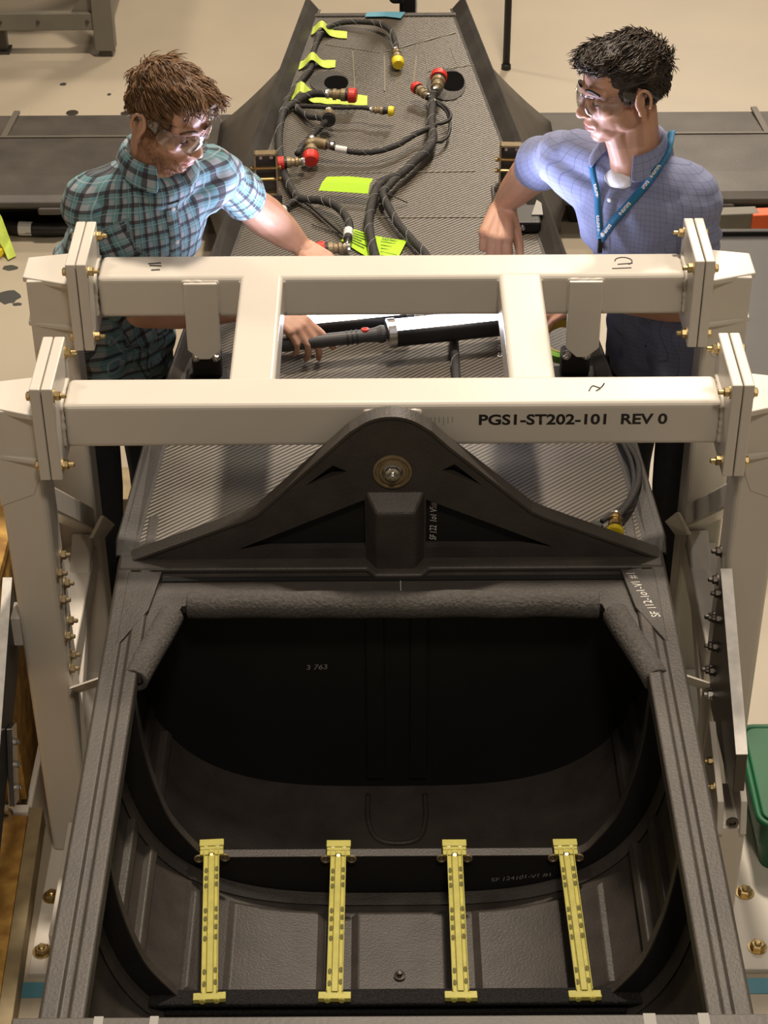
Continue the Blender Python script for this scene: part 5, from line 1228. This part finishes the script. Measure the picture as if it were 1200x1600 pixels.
man1 = person(dict(label='bearded brown-haired man in a teal plaid shirt and clear glasses left of the dark plate',
    feet=(-.735, 4.31, 0), left=(.84, .54, 0), hip=(-.722, 4.300, .98), waist=(-.690, 4.285, 1.13), chest=(-.600, 4.245, 1.29), neck=(-.555, 4.235, 1.465),
    sh=dict(R=(-.715, 4.175, 1.398), L=(-.430, 4.330, 1.395)), el=dict(R=(-.605, 4.165, 1.095), L=(-.350, 4.510, 1.200)), wr=dict(R=(-.300, 4.198, 1.086), L=(-.235, 4.595, 1.040)),
    head=(-.509, 4.194, 1.592), face=(.74, -.62, -.38), headup=(.10, -.02, 1), skin=(.58, .34, .235), beard=.75, beardcol=(.25, .12, .06), whiskers=900, hairm=hair1, hairm2=hair1b, seed=3, strand=1.1, arm=1.22,
    hair=[((-.016, 0, .050), (.103, .084, .086)), ((-.048, 0, .012), (.068, .075, .068)), ((.030, 0, .096), (.064, .064, .034)), ((.064, .010, .096), (.036, .052, .026)), ((.012, .067, .022), (.021, .011, .036)), ((.012, -.067, .022), (.021, .011, .036))],
    comb=(28, 45, 28), flow=lambda p: (.8, .35 * (1 if p.y > 0 else -.6), -.3 - .6 * max(0, .05 - p.z) * 12), shirtm=plaid, sleeve=dict(R=.86, L=.78), cuff=.060, collar=13, fill=True,
    hand=dict(R=dict(d=(.78, -.50, -.34), n=(.16, -.30, .93), per=[(14, 14, 8), (28, 34, 22), (34, 38, 26), (38, 40, 28)], k=1.05, thumb=(.35, .8, -.4)), L=dict(d=(.62, -.70, -.16), n=(-.1, -.2, .97), curl=(8, 14, 10)))))
man2 = person(dict(label='dark-haired man in a blue grid shirt and teal lanyard right of the dark plate',
    feet=(.735, 4.31, 0), left=(.76, -.65, 0), hip=(.722, 4.305, .98), waist=(.690, 4.295, 1.13), chest=(.612, 4.270, 1.29), neck=(.590, 4.275, 1.462),
    sh=dict(R=(.435, 4.395, 1.400), L=(.732, 4.175, 1.398)), el=dict(R=(.396, 4.635, 1.250), L=(.750, 4.165, 1.105)), wr=dict(R=(.312, 4.745, 1.080), L=(.520, 4.180, 1.118)),
    head=(.548, 4.262, 1.622), face=(-.93, -.34, -.13), headup=(-.03, .02, 1), skin=(.57, .33, .225), beard=.28, beardcol=(.10, .06, .05), hairm=hair2, hairm2=hair2b, seed=11, strand=1.0, arm=1.24, roll=True,
    hair=[((-.018, 0, .052), (.104, .083, .084)), ((-.052, 0, .012), (.064, .074, .066)), ((.030, 0, .098), (.066, .064, .030)), ((.072, 0, .093), (.032, .054, .025)), ((.012, .066, .024), (.020, .011, .030)), ((.012, -.066, .024), (.020, .011, .030))],
    comb=(24, 50, 30), flow=lambda p: (.7 if p.z > .06 else -.5, .45, .1 - .5 * (p.z < .04)), shirtm=blue, sleeve=dict(R=.96, L=.92), cuff=.062, collar=30,
    hand=dict(R=dict(d=(-.20, -.90, -.36), n=(-.10, -.38, .92), curl=(58, 80, 50), k=1.24, thumb=(.42, .75, -.5)), L=dict(d=(-.92, -.06, -.22), n=(.0, -.35, .93), curl=(22, 30, 20), k=1.05))))
# lanyard and T-shirt of the man on the right
t2, shirt2, front2, H2, L2, F2, neck2 = man2
def over(a, z, off=.006): return front2(a, z, off)
lan = bpy.data.objects.new('lanyard', None); COL.objects.link(lan); lan.parent = t2; lan.matrix_parent_inverse = Matrix.Translation(-Vector(t2.location))
def strap(path, name, wdt=.0095):
    pts = spline(path, 6); b = MB(); rows = []
    for i, p in enumerate(pts):
        tn = (pts[min(i + 1, len(pts) - 1)] - pts[max(i - 1, 0)]).normalized(); nn = F2 if i < len(pts) * .75 else (F2 + Vector((0, 0, .8))).normalized()
        s_ = tn.cross(nn).normalized() * wdt; rows.append([p - s_, p + s_])
    b.grid(rows); o = b.build(name, M['lanyard'], None, solid=.0014, smooth=True); o.parent = lan; return pts
zb = 1.262
neckL = neck2 + L2 * .088 + F2 * -.005 + Vector((0, 0, .016)); neckR = neck2 - L2 * .086 + F2 * .0 + Vector((0, 0, .010))
pl_l = strap([over(-.008, zb), over(.022, zb + .055), over(.052, zb + .105), over(.074, zb + .150, .010), neck2 + L2 * .094 + F2 * .050 + Vector((0, 0, -.010)), neckL, neck2 + L2 * .062 - F2 * .06 + Vector((0, 0, .045))], 'strap')
pl_r = strap([over(-.008, zb), over(-.020, zb + .05), over(-.040, zb + .10), over(-.064, zb + .145, .010), neck2 - L2 * .092 + F2 * .045 + Vector((0, 0, -.012)), neckR], 'strap')
b = MB(); c = over(-.008, zb - .012, .008); b.box(c - Vector((.006, .004, .024)), c + Vector((.006, .004, .014))); o = b.build('clip', M['black'], None, bevel=.002); o.parent = lan
for pts, ids in ((pl_l, (4, 11, 18, 24)), (pl_r, (5, 13))):
    for i in ids:
        p, q = pts[i], pts[i + 2]; tn = (q - p).normalized()
        nn = F2 if i < 22 else (F2 + Vector((0, 0, .4))).normalized()
        nn = (nn - tn * nn.dot(tn)).normalized(); o = place_text('lanyard_print', 'e-aurora', p + nn * .0028, tn, nn.cross(tn), .038, .0085, M['chalk'], None, bold=.02); o.parent = lan
B = Blob(); B.ell(neck2 + F2 * .010 + Vector((0, 0, -.060)), (.066, .060, .062), Matrix((L2, F2, Vector((0, 0, 1)))).transposed()); B.ell(neck2 + F2 * .016 + Vector((0, 0, -.060)), (.066, .064, .044), Matrix((L2, F2, Vector((0, 0, 1)))).transposed())
link('undershirt', B.fuse(.006, 2), M['tee'], t2, True)
for o in bpy.data.objects:
    if '_world' in o.keys(): del o['_world']
